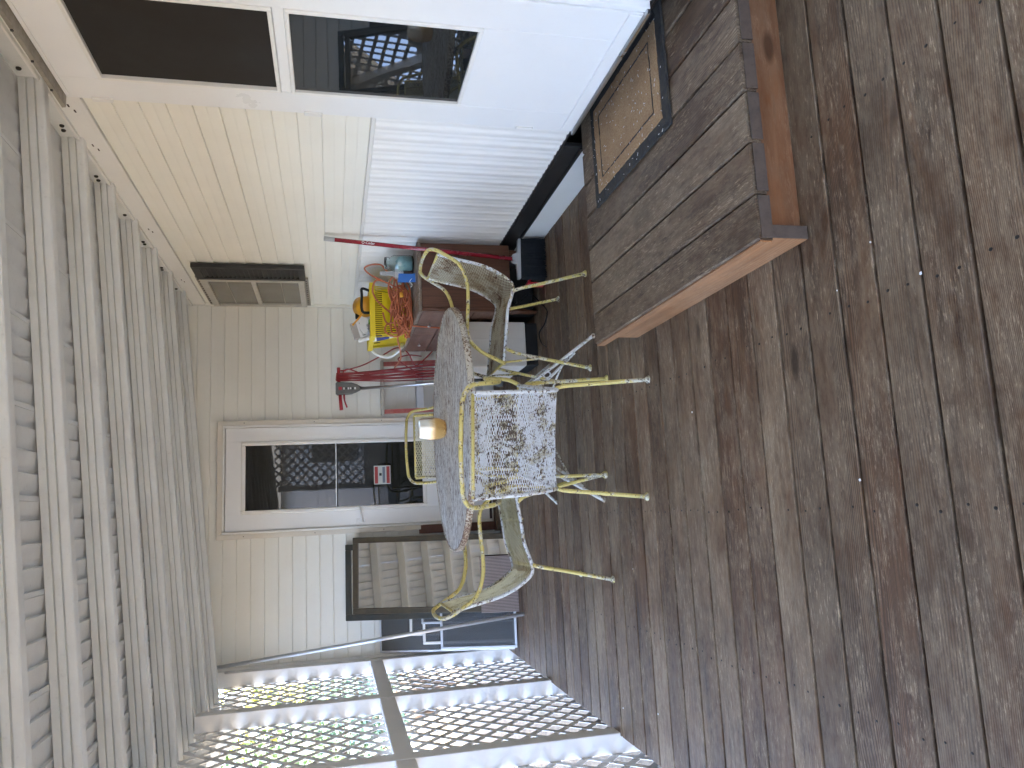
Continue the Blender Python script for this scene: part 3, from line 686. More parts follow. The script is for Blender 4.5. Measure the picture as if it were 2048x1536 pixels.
# ------------------------------------------------------------------ lattice screens
def clip(poly, x0, x1, y0, y1):
    def cut(P, ins, inter):
        out = []
        for i in range(len(P)):
            a, b = P[i - 1], P[i]
            if ins(b):
                if not ins(a): out.append(inter(a, b))
                out.append(b)
            elif ins(a): out.append(inter(a, b))
        return out
    def ix(v, k): return lambda a, b: tuple(a[j] + (b[j] - a[j]) * (v - a[k]) / (b[k] - a[k]) for j in (0, 1))
    for v, k, sgn in ((x0, 0, 1), (x1, 0, -1), (y0, 1, 1), (y1, 1, -1)):
        if poly: poly = cut(poly, (lambda p, v=v, k=k, s_=sgn: (p[k] - v) * s_ >= 0), ix(v, k))
    return poly
def slats(parent, off, a0, a1, z0, z1, plane, depth_out, pitch=0.147, wd=0.034):
    hw = wd / 2 * math.sqrt(2)
    n = int((a1 - a0 + z1 - z0) / pitch) + 2
    for sgn, lay in ((1, 0), (-1, 1)):
        for i in range(n + 1):
            c = a0 - (z1 - z0) * (1 if sgn == 1 else 0) + i * pitch
            if sgn == 1: q = [(c - hw, z0), (c + hw, z0), (c + hw + (z1 - z0), z1), (c - hw + (z1 - z0), z1)]
            else: q = [(c - hw, z0), (c + hw, z0), (c + hw - (z1 - z0), z1), (c - hw - (z1 - z0), z1)]
            if sgn == -1: pass
            p = clip(q, a0, a1, z0, z1)
            if len(p) < 3: continue
            t0 = lay * 0.0031; t1 = t0 + 0.0029
            cy = sum(k_[0] for k_ in p) / len(p); cz = sum(k_[1] for k_ in p) / len(p)
            p = [(k_[0] - cy, k_[1] - cz) for k_ in p]
            mb = MB()
            if plane == 'x':
                mb.prism(p, 'x', -depth_out - t1, -depth_out - t0)
                mb.build('slat', 'lattice', parent, (-off.x + XL, cy - off.y, cz - off.z))
            else:
                mb.prism([(b_, a_) for a_, b_ in p], 'y', depth_out + t0, depth_out + t1)
                mb.build('slat', 'lattice', parent, (cy - off.x, YN - off.y, cz - off.z))
L0 = Vector((XL - 0.05, 3.0, -0.02))
lf = thing('lattice_screen', 'white diamond lattice screen on posts along the open side of the porch', 'lattice', L0)
slats(lf, L0, YN, YB - 0.01, -0.35, 2.008, 'x', 0.090)
def lb(name, x0, x1, y0, y1, z0, z1, ch=0.003):
    o = box(name, 'lattice', None, x0, x1, y0, y1, z0, z1, ch); o.parent = lf; o.location = Vector(o.location) - L0; return o
posts = [5.825, 4.672, 3.518, 2.365, 1.21, 0.06, -1.09]
for yp in posts: lb('post', XL - 0.089, XL, yp, yp + 0.090, -0.35 if yp < 0 else -0.2, zr(XL - 0.05) - BH - 0.004)
for a, b_ in zip(posts[1:], posts[:-1]): lb('rail', XL - 0.040, XL - 0.002, a + 0.0905, b_ - 0.0005, 0.934, 1.020)
lb('corner_filler', XL - 0.120, XL - 0.001, 5.9155, YB - 0.0005, -0.2, 2.09)
R0 = Vector((1.05, YN, 0))
lr = thing('lattice_screen', 'white lattice panel behind the viewer, seen reflected in the back door glass', 'lattice', R0)
slats(lr, R0, 0.45, 1.59, 0.75, 2.20, 'y', -0.05)
def lb2(name, x0, x1, y0, y1, z0, z1):
    o = box(name, 'lattice', None, x0, x1, y0, y1, z0, z1, 0.003); o.parent = lr; o.location = Vector(o.location) - R0
lb2('post', 0.40, 0.49, YN - 0.045, YN + 0.045, 0.0, 2.15); lb2('rail', 0.49, 1.59, YN - 0.03, YN + 0.03, 0.66, 0.75)
lb2('lower_panel', 0.49, 1.59, YN - 0.01, YN + 0.01, 0.0, 0.66)

# ------------------------------------------------------------------ wooden step with door mat
SZ = 0.153
sp = thing('wooden_step', 'low weathered wooden step below the storm door', 'step', (1.12, 2.35, 0))
P0s = Vector((1.12, 2.35, 0))
def spb(name, mt, x0, x1, y0, y1, z0, z1, ch=0.002):
    o = box(name, mt, None, x0, x1, y0, y1, z0, z1, ch); o.parent = sp; o.location = Vector(o.location) - P0s; return o
xs = [0.668, 0.800, 0.950, 1.100, 1.248, 1.397, 1.547, XW + 0.14]
for i, (a, b_) in enumerate(zip(xs[:-1], xs[1:])):
    me = plank_mesh(3.085 - 1.757 + random.uniform(-.006, .006), (b_ - a) - 0.006, 0.042, 0.005, 'steptop', 'y')
    obj('plank', me, sp, Vector(((a + b_) / 2, (3.085 + 1.757) / 2 + random.uniform(-.004, .004), SZ + random.uniform(-.0015, .001))) - P0s)
    spb('end_grain', 'endgrain', a + 0.006, b_ - 0.006, 1.7485, 1.7515, SZ - 0.041, SZ - 0.006, 0.0005)
spb('side_board', 'stepside', 0.677, 0.715, 1.762, 2.975, 0.0, SZ - 0.0435); spb('top_edge', 'stepside', 0.664, 0.6705, 1.758, 3.082, SZ - 0.041, SZ - 0.007, 0.001)
spb('side_end', 'endgrain', 0.678, 0.714, 1.757, 1.7615, 0.001, SZ - 0.0445, 0.0005)
spb('riser', 'stepend', 0.716, XW - 0.03, 1.785, 1.822, 0.0, SZ - 0.0435)
spb('back_riser', 'stepend', 0.716, XW - 0.03, 2.935, 2.970, 0.0, SZ - 0.0435)
spb('side_board', 'stepside', XW - 0.07, XW - 0.03, 1.83, 2.93, 0.0, SZ - 0.0435)
# mat: rubber border, coir field, its far edge curled up against the wall
dm = thing('door_mat', 'brown coir door mat with black border on the wooden step', 'mat', (1.41, 2.56, SZ + 0.002))
M0 = Vector((1.41, 2.56, SZ + 0.002))
def mat_pt(u, v, h):      # u: across (0 outer edge .. 0.45 wall edge), v: along y
    fl = 0.47
    if u <= fl: return Vector((1.228 + u, v, SZ + 0.003 + h)) - M0
    r = 0.055; s_ = (u - fl) / r; s_ = min(s_, 1.15); e = max(0, (u - fl) - 1.15 * r)
    cx_, cz_ = 1.228 + fl, SZ + 0.003 + r
    n_ = Vector((-math.sin(s_), 0, math.cos(s_))); t_ = Vector((math.cos(s_), 0, math.sin(s_)))
    p = Vector((cx_, v, cz_)) - n_ * r + t_ * e
    return p + n_ * h - M0
def mat_sheet(u0, u1, v0, v1, h0, h1, nu, nv, name, mt, skew=0.012, jag=0.0):
    mb = MB(); vs = []
    for h in (h1, h0):
        for i in range(nu + 1):
            for j in range(nv + 1):
                u = u0 + (u1 - u0) * i / nu; v = v0 + (v1 - v0) * j / nv
                if jag and (i in (0, nu) or j in (0, nv)): u += random.uniform(-jag, jag); v += random.uniform(-jag, jag)
                p = mat_pt(u, v + skew * (u - 0.2), h + (random.uniform(-.0012, .0012) if h == h1 else 0)); vs.append(p)
    W_ = nv + 1; O = (nu + 1) * W_
    F = [(i * W_ + j, (i + 1) * W_ + j, (i + 1) * W_ + j + 1, i * W_ + j + 1) for i in range(nu) for j in range(nv)]
    F += [tuple(O + k for k in f[::-1]) for f in F]
    ring = [i * W_ for i in range(nu + 1)] + [nu * W_ + j for j in range(1, nv + 1)] + [i * W_ + nv for i in range(nu - 1, -1, -1)] + [j for j in range(nv - 1, 0, -1)]
    F += [(ring[k], ring[k - 1], O + ring[k - 1], O + ring[k]) for k in range(len(ring))]
    mb.add(vs, F, False); return mb.build(name, mt, dm)
mat_sheet(0.0, 0.462, 2.190, 2.925, 0.0, 0.009, 24, 40, 'border', 'rubber', jag=0.002)
mat_sheet(0.046, 0.416, 2.240, 2.878, 0.0075, 0.0125, 20, 40, 'field', 'coir', jag=0.0015)
for a in ((0.094, 0.099, 2.295, 2.823), (0.362, 0.367, 2.295, 2.823), (0.099, 0.362, 2.295, 2.300), (0.099, 0.362, 2.818, 2.823)):
    mat_sheet(*a, 0.0105, 0.0138, 8 if a[1] - a[0] > .1 else 2, 30 if a[3] - a[2] > .1 else 2, 'stripe', 'rubber')
lint = MB()
for i in range(150):
    u = random.uniform(0.0, 0.42); v = random.uniform(2.2, 2.91); p = mat_pt(u, v, 0.0145); a = random.uniform(0, 6.28); l_ = random.uniform(.001, .006)
    d_ = Vector((math.cos(a), math.sin(a), 0.1)) * l_
    lint.tube([p - d_, p + d_], 0.0007, 3)
tag(lint.build('lint', 'flake', dm), kind='stuff')

# ------------------------------------------------------------------ metal mesh armchairs
rimp = [(.455, .441), (.377, .4315), (.26, .417), (.184, .4075), (.115, .385), (.078, .377), (.045, .383), (.008, .428), (-.022, .481), (-.046, .545), (-.066, .635), (-.080, .70), (-.094, .752)]
RP = spline([(s_, z_, 0) for s_, z_ in rimp], 8)           # (s, z)
cum = [0.0]
for a, b_ in zip(RP[:-1], RP[1:]): cum.append(cum[-1] + (b_ - a).length)
def prof_at(d):
    d = max(0, min(cum[-1] - 1e-6, d))
    for i in range(len(cum) - 1):
        if cum[i + 1] >= d:
            t = (d - cum[i]) / (cum[i + 1] - cum[i]); return RP[i].lerp(RP[i + 1], t), (RP[i + 1] - RP[i]).normalized()
HWm = 0.196
def chair_mesh_panel():
    """expanded metal: diamond strands following the seat and back"""
    swd, lwd = 0.01052, 0.0285
    rows = int(cum[-1] / (swd / 2)); cols = int(2 * HWm / lwd)
    lw = 2 * HWm / cols; mb = MB(); vs = []; F = []
    wv = 0.00125; th = 0.0010
    def node(r, c):       # world point, tangent, normal
        p, t = prof_at(r * cum[-1] / rows); x = -HWm + (c + (0.5 if r % 2 else 0)) * lw
        n_ = Vector((-t.y, t.x))
        dish = -0.006 * (1 - (x / HWm) ** 2)
        return Vector((x, p.x + n_.x * dish, p.y + n_.y * dish)), Vector((0, t.x, t.y)), Vector((0, n_.x, n_.y))
    for r in range(rows):
        for c in range(cols + (0 if r % 2 else 1)):
            a, t, n_ = node(r, c)
            for dc in ((0, 1) if r % 2 else (-1, 0)):
                c2 = c + dc
                if c2 < 0 or c2 > cols - (0 if (r + 1) % 2 == 0 else 1): continue
                if (r + 1) % 2 == 0 and c2 > cols: continue
                b_, t2, n2 = node(r + 1, c2)
                d_ = (b_ - a).normalized(); s_ = d_.cross(n_).normalized(); o = len(vs)
                for p in (a - d_ * 0.0012, b_ + d_ * 0.0012):
                    vs += [p + s_ * wv + n_ * th, p - s_ * wv + n_ * th, p - s_ * wv - n_ * th, p + s_ * wv - n_ * th]
                F += [(o, o + 4, o + 5, o + 1), (o + 1, o + 5, o + 6, o + 2), (o + 2, o + 6, o + 7, o + 3), (o + 3, o + 7, o + 4, o)]
    mb.add(vs, F, False); return mb.mesh('mesh_panel', 'cmesh')
panel_me = chair_mesh_panel()
rails = {}
for s_ in (-1, 1):
    rails[s_] = MB().tube([(s_ * (HWm + 0.006), p.x, p.y) for p in RP[::2]], 0.0085, 8).mesh('side_rail', 'cyel')
hem_f = MB().tube([(-HWm - .004, RP[0].x, RP[0].y), (HWm + .004, RP[0].x, RP[0].y)], 0.0065, 8).mesh('hem_rod', 'cyel')
hem_b = MB().tube([(-HWm - .004, RP[-1].x, RP[-1].y), (HWm + .004, RP[-1].x, RP[-1].y)], 0.0065, 8).mesh('hem_rod', 'cyel')
armp = [(.175, -.122, .797), (.205, -.117, .786), (.228, -.106, .765), (.236, -.086, .730), (.238, -.032, .652), (.239, .055, .618), (.239, .143, .614), (.239, .285, .623), (.239, .352, .612), (.236, .405, .560), (.228, .440, .490), (.204, .458, .436)]
arms = {s_: MB().tube(spline([(s_ * a, b_, c) for a, b_, c in armp], 5), 0.0092, 8).mesh('arm', 'cyel') for s_ in (-1, 1)}
toprail = MB().tube([(-.178, -.1215, .7965), (-.09, -.128, .803), (0, -.130, .805), (.09, -.128, .803), (.178, -.1215, .7965)], 0.0092, 8).mesh('top_rail', 'cyel')
legf = {s_: MB().tube(spline([(s_ * .196, .372, .430), (s_ * .212, .392, .415), (s_ * .216, .415, .355), (s_ * .222, .452, .18), (s_ * .229, .488, .006)], 4), 0.0085, 8).mesh('front_leg', 'cyel') for s_ in (-1, 1)}
legr = {s_: MB().tube(spline([(s_ * .198, .092, .378), (s_ * .215, .078, .345), (s_ * .226, .050, .215), (s_ * .243, .0, .006)], 4), 0.0088, 8).mesh('rear_leg', 'cyel') for s_ in (-1, 1)}
glide = MB().lathe([(0.004, 0.0), (0.017, 0.0), (0.018, 0.004), (0.012, 0.011), (0.008, 0.016)], 12).mesh('glide', 'cyel')
brace = {s_: MB().tube([(s_ * .200, .452, .436), (s_ * .219, .438, .26)], 0.0055, 6).mesh('brace', 'cyel') for s_ in (-1, 1)}
cross = MB().tube([(-.200, .30, .412), (.200, .30, .412)], 0.006, 6).mesh('cross_rod', 'cyel')
def chair(label, x, y, heading, mesh_mt='cmesh', rail_mt='cwhite', wobble=0):
    ch = thing('patio_armchair', label, 'chair', (x, y, 0), (0, 0, heading), 'metal mesh armchairs around the table')
    def p(name, me, par=ch, mt_=None, loc=(0, 0, 0)):
        o = obj(name, me, par, loc)
        if mt_: o.material_slots[0].link = 'OBJECT'; o.material_slots[0].material = MT[mt_]
        return o
    tag(p('mesh_panel', panel_me, mt_=mesh_mt), kind='stuff')
    for s_ in (-1, 1):
        p('side_rail', rails[s_], mt_=rail_mt); p('arm', arms[s_])
        l1 = p('front_leg', legf[s_]); p('glide', glide, l1, None, (s_ * .229, .488, 0)); p('brace', brace[s_])
        l2 = p('rear_leg', legr[s_]); p('glide', glide, l2, None, (s_ * .243, 0, 0))
    p('top_rail', toprail); p('hem_rod', hem_f); p('hem_rod', hem_b); p('cross_rod', cross)
    return ch
chair('mesh armchair nearest the camera with its white rusted back turned to the viewer', 0.245, 2.945, math.atan2(-0.205, 0.979), 'cmesh_f', 'cwhite')
chair('yellow mesh armchair between the table and the broom with brown rust on its back', 1.150, 3.825, math.pi / 2, 'cmesh_r', 'cwhite')
chair('yellow mesh armchair in front of the leaning mirrors facing the table', -0.370, 3.710, -math.pi / 2 + 0.02, 'cmesh', 'cwhite')
chair('mesh armchair mostly hidden behind the table, in front of the back door', 0.405, 4.855, math.pi + 0.05, 'cmesh', 'cyel')

# ------------------------------------------------------------------ round table
TX, TY, TZ, TR = 0.405, 3.915, 0.680, 0.622
tb = thing('round_table', 'round patio table with weathered flaking grey top on white iron scroll legs', 'table', (TX, TY, 0), (0, 0, 0.35))
MB().lathe([(0.0, -0.006), (TR - 0.012, -0.006), (TR - 0.010, -0.001), (TR - 0.014, 0.0), (0.0, 0.0)], 72).build('table_top', 'tabletop', tb, (0, 0, TZ), (0, 0, -0.35))
MB().lathe([(TR - 0.0095, -0.030), (TR + 0.001, -0.030), (TR + 0.003, -0.026), (TR + 0.003, -0.004), (TR - 0.001, 0.0015), (TR - 0.0085, 0.0005), (TR - 0.0095, -0.004), (TR - 0.0095, -0.030)], 72).build('rim', 'crim', tb, (0, 0, TZ))
def ringpts(r, n=28, z=0.0): return [(r * math.cos(2 * math.pi * k / n), r * math.sin(2 * math.pi * k / n), z) for k in range(n)]
MB().tube(ringpts(0.13), 0.007, 6, True).build('collar', 'ciron', tb, (0, 0, 0.505))
MB().tube(ringpts(0.105), 0.006, 6, True).build('collar', 'ciron', tb, (0, 0, 0.455))
mbw = MB().tube([((0.1175 + 0.012 * math.sin(k * 1.2)) * math.cos(k * 0.2094), (0.1175 + 0.012 * math.sin(k * 1.2)) * math.sin(k * 0.2094), 0.48 + 0.02 * math.cos(k * 1.2566)) for k in range(30)], 0.0045, 5, True)
mbw.build('wavy_band', 'ciron', tb)
def circ(cx_, cz_, r, n=14): return [(cx_ + r * math.cos(2 * math.pi * k / n), 0, cz_ + r * math.sin(2 * math.pi * k / n)) for k in range(n)]
lg = MB()
up_ = spline([(0.46, 0, 0.668), (0.34, 0, 0.655), (0.20, 0, 0.60), (0.135, 0, 0.51), (0.165, 0, 0.41), (0.28, 0, 0.29), (0.42, 0, 0.15), (0.57, 0, 0.008)], 5)
lo_ = spline([(0.125, 0, 0.47), (0.118, 0, 0.41), (0.18, 0, 0.315), (0.30, 0, 0.205), (0.41, 0, 0.125), (0.47, 0, 0.085)], 5)
leg_me = MB().tube(up_, 0.0085, 8).tube(lo_, 0.0075, 8).mesh('leg', 'ciron')
scr = MB()
for cx_, cz_, r in ((0.175, 0.372, 0.022), (0.225, 0.312, 0.026), (0.285, 0.255, 0.022), (0.335, 0.207, 0.018)): scr.tube(circ(cx_, cz_, r), 0.0042, 5, True)
scr_me = scr.mesh('scroll', 'ciron')
tip_me = MB().lathe([(0.012, 0.0), (0.014, 0.004), (0.009, 0.014)], 10).mesh('foot', 'crim')
arc = MB().tube(spline([(0.430, 0, 0.128), (0.30, 0.012, 0.150), (0.16, 0.010, 0.165), (0.0, 0, 0.170)], 4), 0.006, 6).mesh('stretcher', 'ciron')
for i in range(4):
    a = -math.pi / 4 - 0.35 + i * math.pi / 2
    l_ = obj('leg', leg_me, tb, (0, 0, 0), (0, 0, a)); obj('scroll', scr_me, l_); obj('foot', tip_me, l_, (0.57, 0, 0)); obj('stretcher', arc, tb, (0, 0, 0), (0, 0, a))
cpo = spline([(0.030, 0.0, 0), (0.044, 0.008, 0), (0.054, 0.030, 0), (0.0585, 0.060, 0), (0.0575, 0.095, 0), (0.052, 0.132, 0), (0.0505, 0.142, 0)], 8)
cp = MB().lathe([(0.0, 0.0)] + [(p.x, p.y) for p in cpo] + [(0.047, 0.142), (0.048, 0.13), (0.053, 0.095), (0.053, 0.06), (0.048, 0.03), (0.03, 0.012), (0.0, 0.012)], 96)
for q in range(96 * 4, 96 * 48):          # hammered dimples
    x_, y_, z_ = cp.v[q]; th = math.atan2(y_, x_); rw = z_ / 0.0095
    k_ = 1 + 0.022 * math.cos(th * 26 + math.pi * math.floor(rw)) * math.sin(math.pi * (rw % 1.0))
    cp.v[q] = (x_ * k_, y_ * k_, z_)
tag(cp.build('candle_cup', 'cup', None, (0.418, 4.035, TZ + 0.0008)), 'hammered gold glass candle cup standing on the round table', 'candle cup')

# ------------------------------------------------------------------ cabinet in the corner and what stands on it
cb = thing('cabinet', 'brown wooden cabinet on tapered legs in the corner behind the broom', 'cabinet', (1.38, 5.0, 0)); K0 = Vector((1.38, 5.0, 0))
def cbx(name, mt, x0, x1, y0, y1, z0, z1, ch=0.002):
    o = box(name, mt, None, x0, x1, y0, y1, z0, z1, ch); o.parent = cb; o.location = Vector(o.location) - K0; return o
KX0, KX1, KY0, KY1, KZ0, KZ1 = 1.152, 1.575, 4.375, 5.56, 0.205, 0.768
cbx('top', 'cabtop', KX0 - 0.006, KX1, KY0 - 0.006, KY1, KZ1 - 0.022, KZ1, 0.003)
cbx('side_panel', 'cabwood', KX0 + 0.02, KX1 - 0.004, KY0, KY0 + 0.022, KZ0, KZ1 - 0.0225); cbx('side_panel', 'cabwood', KX0 + 0.02, KX1 - 0.004, KY1 - 0.026, KY1 - 0.004, KZ0, KZ1 - 0.0225)
cbx('side_frame', 'cabwood', KX0, KX0 + 0.0195, KY0 - 0.001, KY0 + 0.03, KZ0, KZ1 - 0.0225)
cbx('back_panel', 'cabwood', KX1 - 0.02, KX1 - 0.005, KY0 + 0.023, KY1 - 0.027, KZ0, KZ1 - 0.0225); cbx('bottom', 'cabwood', KX0 + 0.004, KX1 - 0.021, KY0 + 0.023, KY1 - 0.027, KZ0, KZ0 + 0.02)
kn = MB().lathe([(0.005, 0), (0.005, 0.008), (0.011, 0.013), (0.010, 0.019), (0.0, 0.021)], 10).mesh('knob', 'chrome')
for (ya, yb_) in ((KY0 + 0.034, 5.005), (5.011, KY1 - 0.006)):
    for (za, zb_) in ((KZ1 - 0.175, KZ1 - 0.026), (KZ1 - 0.335, KZ1 - 0.179), (KZ0 + 0.004, KZ1 - 0.339)):
        dr = cbx('drawer', 'drawer', KX0 + 0.001, KX0 + 0.019, ya, yb_, za, zb_)
        obj('knob', kn, dr, (-0.009, 0, 0), (0, -math.pi / 2, 0))
for lx, ly, tx, ty in ((KX0 + 0.05, KY0 + 0.17, 0, 0.02), (KX1 - 0.035, KY0 + 0.06, 0, 0), (KX0 + 0.05, KY1 - 0.06, 0, -.02), (KX1 - 0.035, KY1 - 0.06, 0, 0)):
    MB().tube([(lx, ly, KZ0), (lx + tx, ly + ty, 0.0)], [0.022, 0.013], 12).build('leg', 'cabwood', cb, -K0)

# yellow basket
bk = thing('plastic_basket', 'yellow slotted plastic basket full of cleaning things on the cabinet', 'basket', (1.285, 5.07, KZ1)); Q0v = Vector((1.285, 5.07, KZ1))
BX0, BX1, BY0, BY1, BZ0, BZ1 = 1.118, 1.448, 4.86, 5.30, KZ1 + 0.002, 1.022
def wallp(name, axis):
    """slotted wall: solid bands with vertical bars between"""
    mb = MB(); ins = 0.022
    return mb
def quadwall(a, b_, c, d_, t, name):
    pass
tb_in = 0.024
def basket_wall(p0, p1, nrm, nslots, name):
    # p0,p1: top corners (x,y); walls lean inwards at the bottom
    mb = MB(); P = Vector((*p0, 0)); Qd = Vector((*p1, 0)); d_ = Qd - P; L_ = d_.length; d_.normalize(); n_ = Vector((*nrm, 0))
    def pt(s_, zf, k):       # s along, zf 0..1 height, k thickness side
        inset = tb_in * (1 - zf); ss = inset + s_ * (L_ - 2 * inset) / L_
        return P + d_ * ss - n_ * (inset + k * 0.004) + Vector((0, 0, BZ0 + zf * (BZ1 - BZ0)))
    def slab(s0, s1, f0, f1):
        vs = [pt(s, f, k) - Q0v for k in (0, 1) for f in (f0, f1) for s in (s0, s1)]
        mb.add(vs, [(0, 1, 3, 2), (4, 6, 7, 5), (0, 4, 5, 1), (2, 3, 7, 6), (0, 2, 6, 4), (1, 5, 7, 3)])
    slab(0, L_, 0.0, 0.16); slab(0, L_, 0.88, 1.0)
    bw_ = L_ / nslots
    for i in range(nslots + 1):
        c_ = i * bw_; slab(max(0, c_ - bw_ * .27), min(L_, c_ + bw_ * .27), 0.16, 0.88)
    mid = (0.46, 0.68) ; slab(0.12 * L_, 0.84 * L_, 0.16, 0.70)
    return mb.build(name, 'yellow', bk)
basket_wall((BX1, BY0), (BX0, BY0), (0, -1), 24, 'front_wall'); basket_wall((BX0, BY0), (BX0, BY1), (-1, 0), 4, 'side_wall')
basket_wall((BX0, BY1), (BX1, BY1), (0, 1), 24, 'back_wall'); basket_wall((BX1, BY1), (BX1, BY0), (1, 0), 10, 'side_wall')
MB().box(BX0 + tb_in + .004, BX1 - tb_in - .004, BY0 + tb_in + .004, BY1 - tb_in - .004, BZ0, BZ0 + 0.005).build('floor', 'yellow', bk, -Q0v)
ln = MB(); i_ = 0.030
for a in ((BX0 + i_, BX1 - i_, BY0 + i_, BY0 + i_ + .002), (BX0 + i_, BX1 - i_, BY1 - i_ - .002, BY1 - i_), (BX0 + i_, BX0 + i_ + .002, BY0 + i_ + .003, BY1 - i_ - .003), (BX1 - i_ - .002, BX1 - i_, BY0 + i_ + .003, BY1 - i_ - .003)): ln.box(*a, BZ0 + .006, BZ1 - .02)
ln.build('dark_slot_backing', 'black', bk, -Q0v)  # added black sheets behind the walls so the slots look dark
rim = MB()
for a in ((BX0 - .014, BX1 + .014, BY0 - .014, BY0 - .0045), (BX0 - .014, BX1 + .014, BY1 + .0045, BY1 + .014), (BX0 - .014, BX0 - .0045, BY0 - .0044, BY1 + .0044), (BX1 + .0045, BX1 + .014, BY0 - .0044, BY1 + .0044)):
    rim.box(*a, BZ1 - 0.030, BZ1 + 0.004, 0.002)
for a in ((BX0 - .0045, BX1 + .0045, BY0 - .0044, BY0 + .006), (BX0 - .0045, BX1 + .0045, BY1 - .006, BY1 + .0044), (BX0 - .0045, BX0 + .006, BY0 + .006, BY1 - .006), (BX1 - .006, BX1 + .0045, BY0 + .006, BY1 - .006)):
    rim.box(*a, BZ1 + 0.0005, BZ1 + 0.005)
rim.build('rim', 'yellow', bk, -Q0v)
hk = MB().tube(spline([(BX1 - .03, BY0 + .03, BZ1 + .004), (BX1 - .02, BY0 + .02, BZ1 + .05), (BX1 - .06, BY0 + .03, BZ1 + .052), (BX1 - .16, BY0 + .05, BZ1 + .05), (BX1 - .17, BY0 + .06, BZ1 + .004)], 5), 0.009, 8)
hk.build('handle', 'black', bk, -Q0v)
# things in the basket
ZF = BZ0 + 0.006
def bottle(name, label, cat, prof, mt, x, y, lean=(0, 0, 0), extra=None):
    o = MB().lathe(prof, 18).build(name, mt, None, (x, y, ZF), lean); tag(o, label, cat); return o
sc_ = thing('scoop', 'orange plastic scoop with long handle sticking out of the basket', 'scoop', (1.338, 4.975, ZF))
MB().lathe([(0.0, 0.0), (0.045, 0.0), (0.068, 0.03), (0.072, 0.10), (0.069, 0.10), (0.064, 0.032), (0.04, 0.006), (0, 0.006)], 26).build('bowl', 'orange', sc_, (0.0, 0.0, 0.245), (R(-62), R(18), 0))
MB().tube([(0.0, 0.015, 0.0), (0.0, 0.012, 0.23)], 0.011, 8).build('stem', 'orange', sc_)
MB().tube(spline([(-0.045, -0.01, 0.290), (-0.08, -0.015, 0.312), (-0.12, -0.02, 0.345), (-0.135, -0.02, 0.358)], 3), [0.011] * 4 + [0.010] * 4 + [0.012] * 2, 8, flat=0.6).build('handle', 'orange', sc_)
bx_ = thing('carton', 'grey carton printed PHILIPS sticking out of the yellow basket', 'box', (1.30, 5.13, ZF))
MB().box(-0.055, 0.055, -0.02, 0.02, 0, 0.37, 0.001).build('box_body', 'paper', bx_, (0, 0, 0), (0, R(-16), 0))
MB().box(-0.055, 0.0551, -0.0212, -0.0205, 0.262, 0.330).build('print_band', 'white', bx_, (0, 0, 0), (0, R(-16), 0))
tx = text('lettering', 'PHILIPS', 0.030, 'ink', bx_, (0, 0, 0), (0, 0, 0))
tx.matrix_local = Matrix.Rotation(R(-16), 4, 'Y') @ Matrix.Translation((0.0, -0.0218, 0.300)) @ Matrix.Rotation(R(90), 4, 'X')
s1_ = thing('spray_bottle', 'white spray bottle with green collar in the yellow basket', 'bottle', (1.235, 4.99, ZF))
MB().lathe([(0.0, 0), (0.036, 0), (0.038, 0.01), (0.038, 0.15), (0.030, 0.185), (0.015, 0.215)], 18).build('body', 'white', s1_)
MB().lathe([(0.017, 0.215), (0.018, 0.222), (0.018, 0.250), (0.013, 0.255)], 14).build('collar', 'green', s1_)
MB().prism([(0.255, -0.075), (0.292, -0.085), (0.310, -0.05), (0.312, 0.03), (0.300, 0.035), (0.255, 0.014), (0.255, -0.014), (0.272, -0.03)][::-1], 'y', -0.014, 0.014).build('trigger_head', 'white', s1_, (0, 0, 0), (0, 0, 0.2))
MB().tube(spline([(-0.045, 0, 0.270), (-0.052, 0, 0.235), (-0.040, 0, 0.205)], 4), 0.006, 6).build('trigger', 'ltgrey', s1_)
b2 = thing('squeeze_bottle', 'white bottle with navy label leaning out of the yellow basket', 'bottle', (1.190, 5.00, ZF + 0.004), (R(4), R(-15), 0))
MB().lathe([(0.0, 0), (0.032, 0), (0.034, 0.01), (0.034, 0.20), (0.028, 0.235), (0.013, 0.262), (0.012, 0.285), (0.014, 0.287), (0.013, 0.325), (0.008, 0.330), (0.0, 0.330)], 18).build('body', 'white', b2)
MB().lathe([(0.0346, 0.13), (0.0348, 0.131), (0.0348, 0.215), (0.0346, 0.216)], 18).build('label_band', 'navy', b2)
b3 = thing('bleach_jug', 'pale lilac white jug behind the scoop in the basket', 'jug', (1.29, 5.05, ZF))
MB().lathe([(0.0, 0), (0.052, 0), (0.055, 0.01), (0.055, 0.20), (0.045, 0.25), (0.02, 0.29), (0.02, 0.31), (0, 0.31)], 18, (0, 0, 0), 0.8, 0.6).build('body', 'white', b3)
MB().lathe([(0.022, 0.310), (0.022, 0.335), (0, 0.337)], 12, (0, 0, 0)).build('cap', 'black', b3)

# glass jar, paint brush, blue pouch, cords
jr = thing('glass_jar', 'clear glass jar holding a teal rag at the wall end of the cabinet', 'jar', (1.512, 4.60, KZ1))
MB().lathe([(0.0, 0.0), (0.046, 0.0), (0.052, 0.008), (0.052, 0.118), (0.044, 0.134), (0.036, 0.142), (0.036, 0.148), (0.040, 0.150), (0.040, 0.160), (0.037, 0.176), (0.034, 0.176), (0.034, 0.144), (0.042, 0.132), (0.0495, 0.116), (0.0495, 0.010), (0.044, 0.004), (0.0, 0.004)], 32).build('glass', 'jar', jr, (0, 0, 0.0008))
rg = MB().lathe([(0.0, 0.006), (0.040, 0.006), (0.046, 0.02), (0.047, 0.06), (0.044, 0.085), (0.020, 0.10), (0.0, 0.085)], 22)
rg.v = [(x_ + random.uniform(-.003, .001) * (1 if x_ > 0 else -1), y_ + random.uniform(-.002, .0) * (1 if y_ > 0 else -1), z_ + random.uniform(-.004, .010) * (1 if z_ > .05 else 0)) for x_, y_, z_ in rg.v]
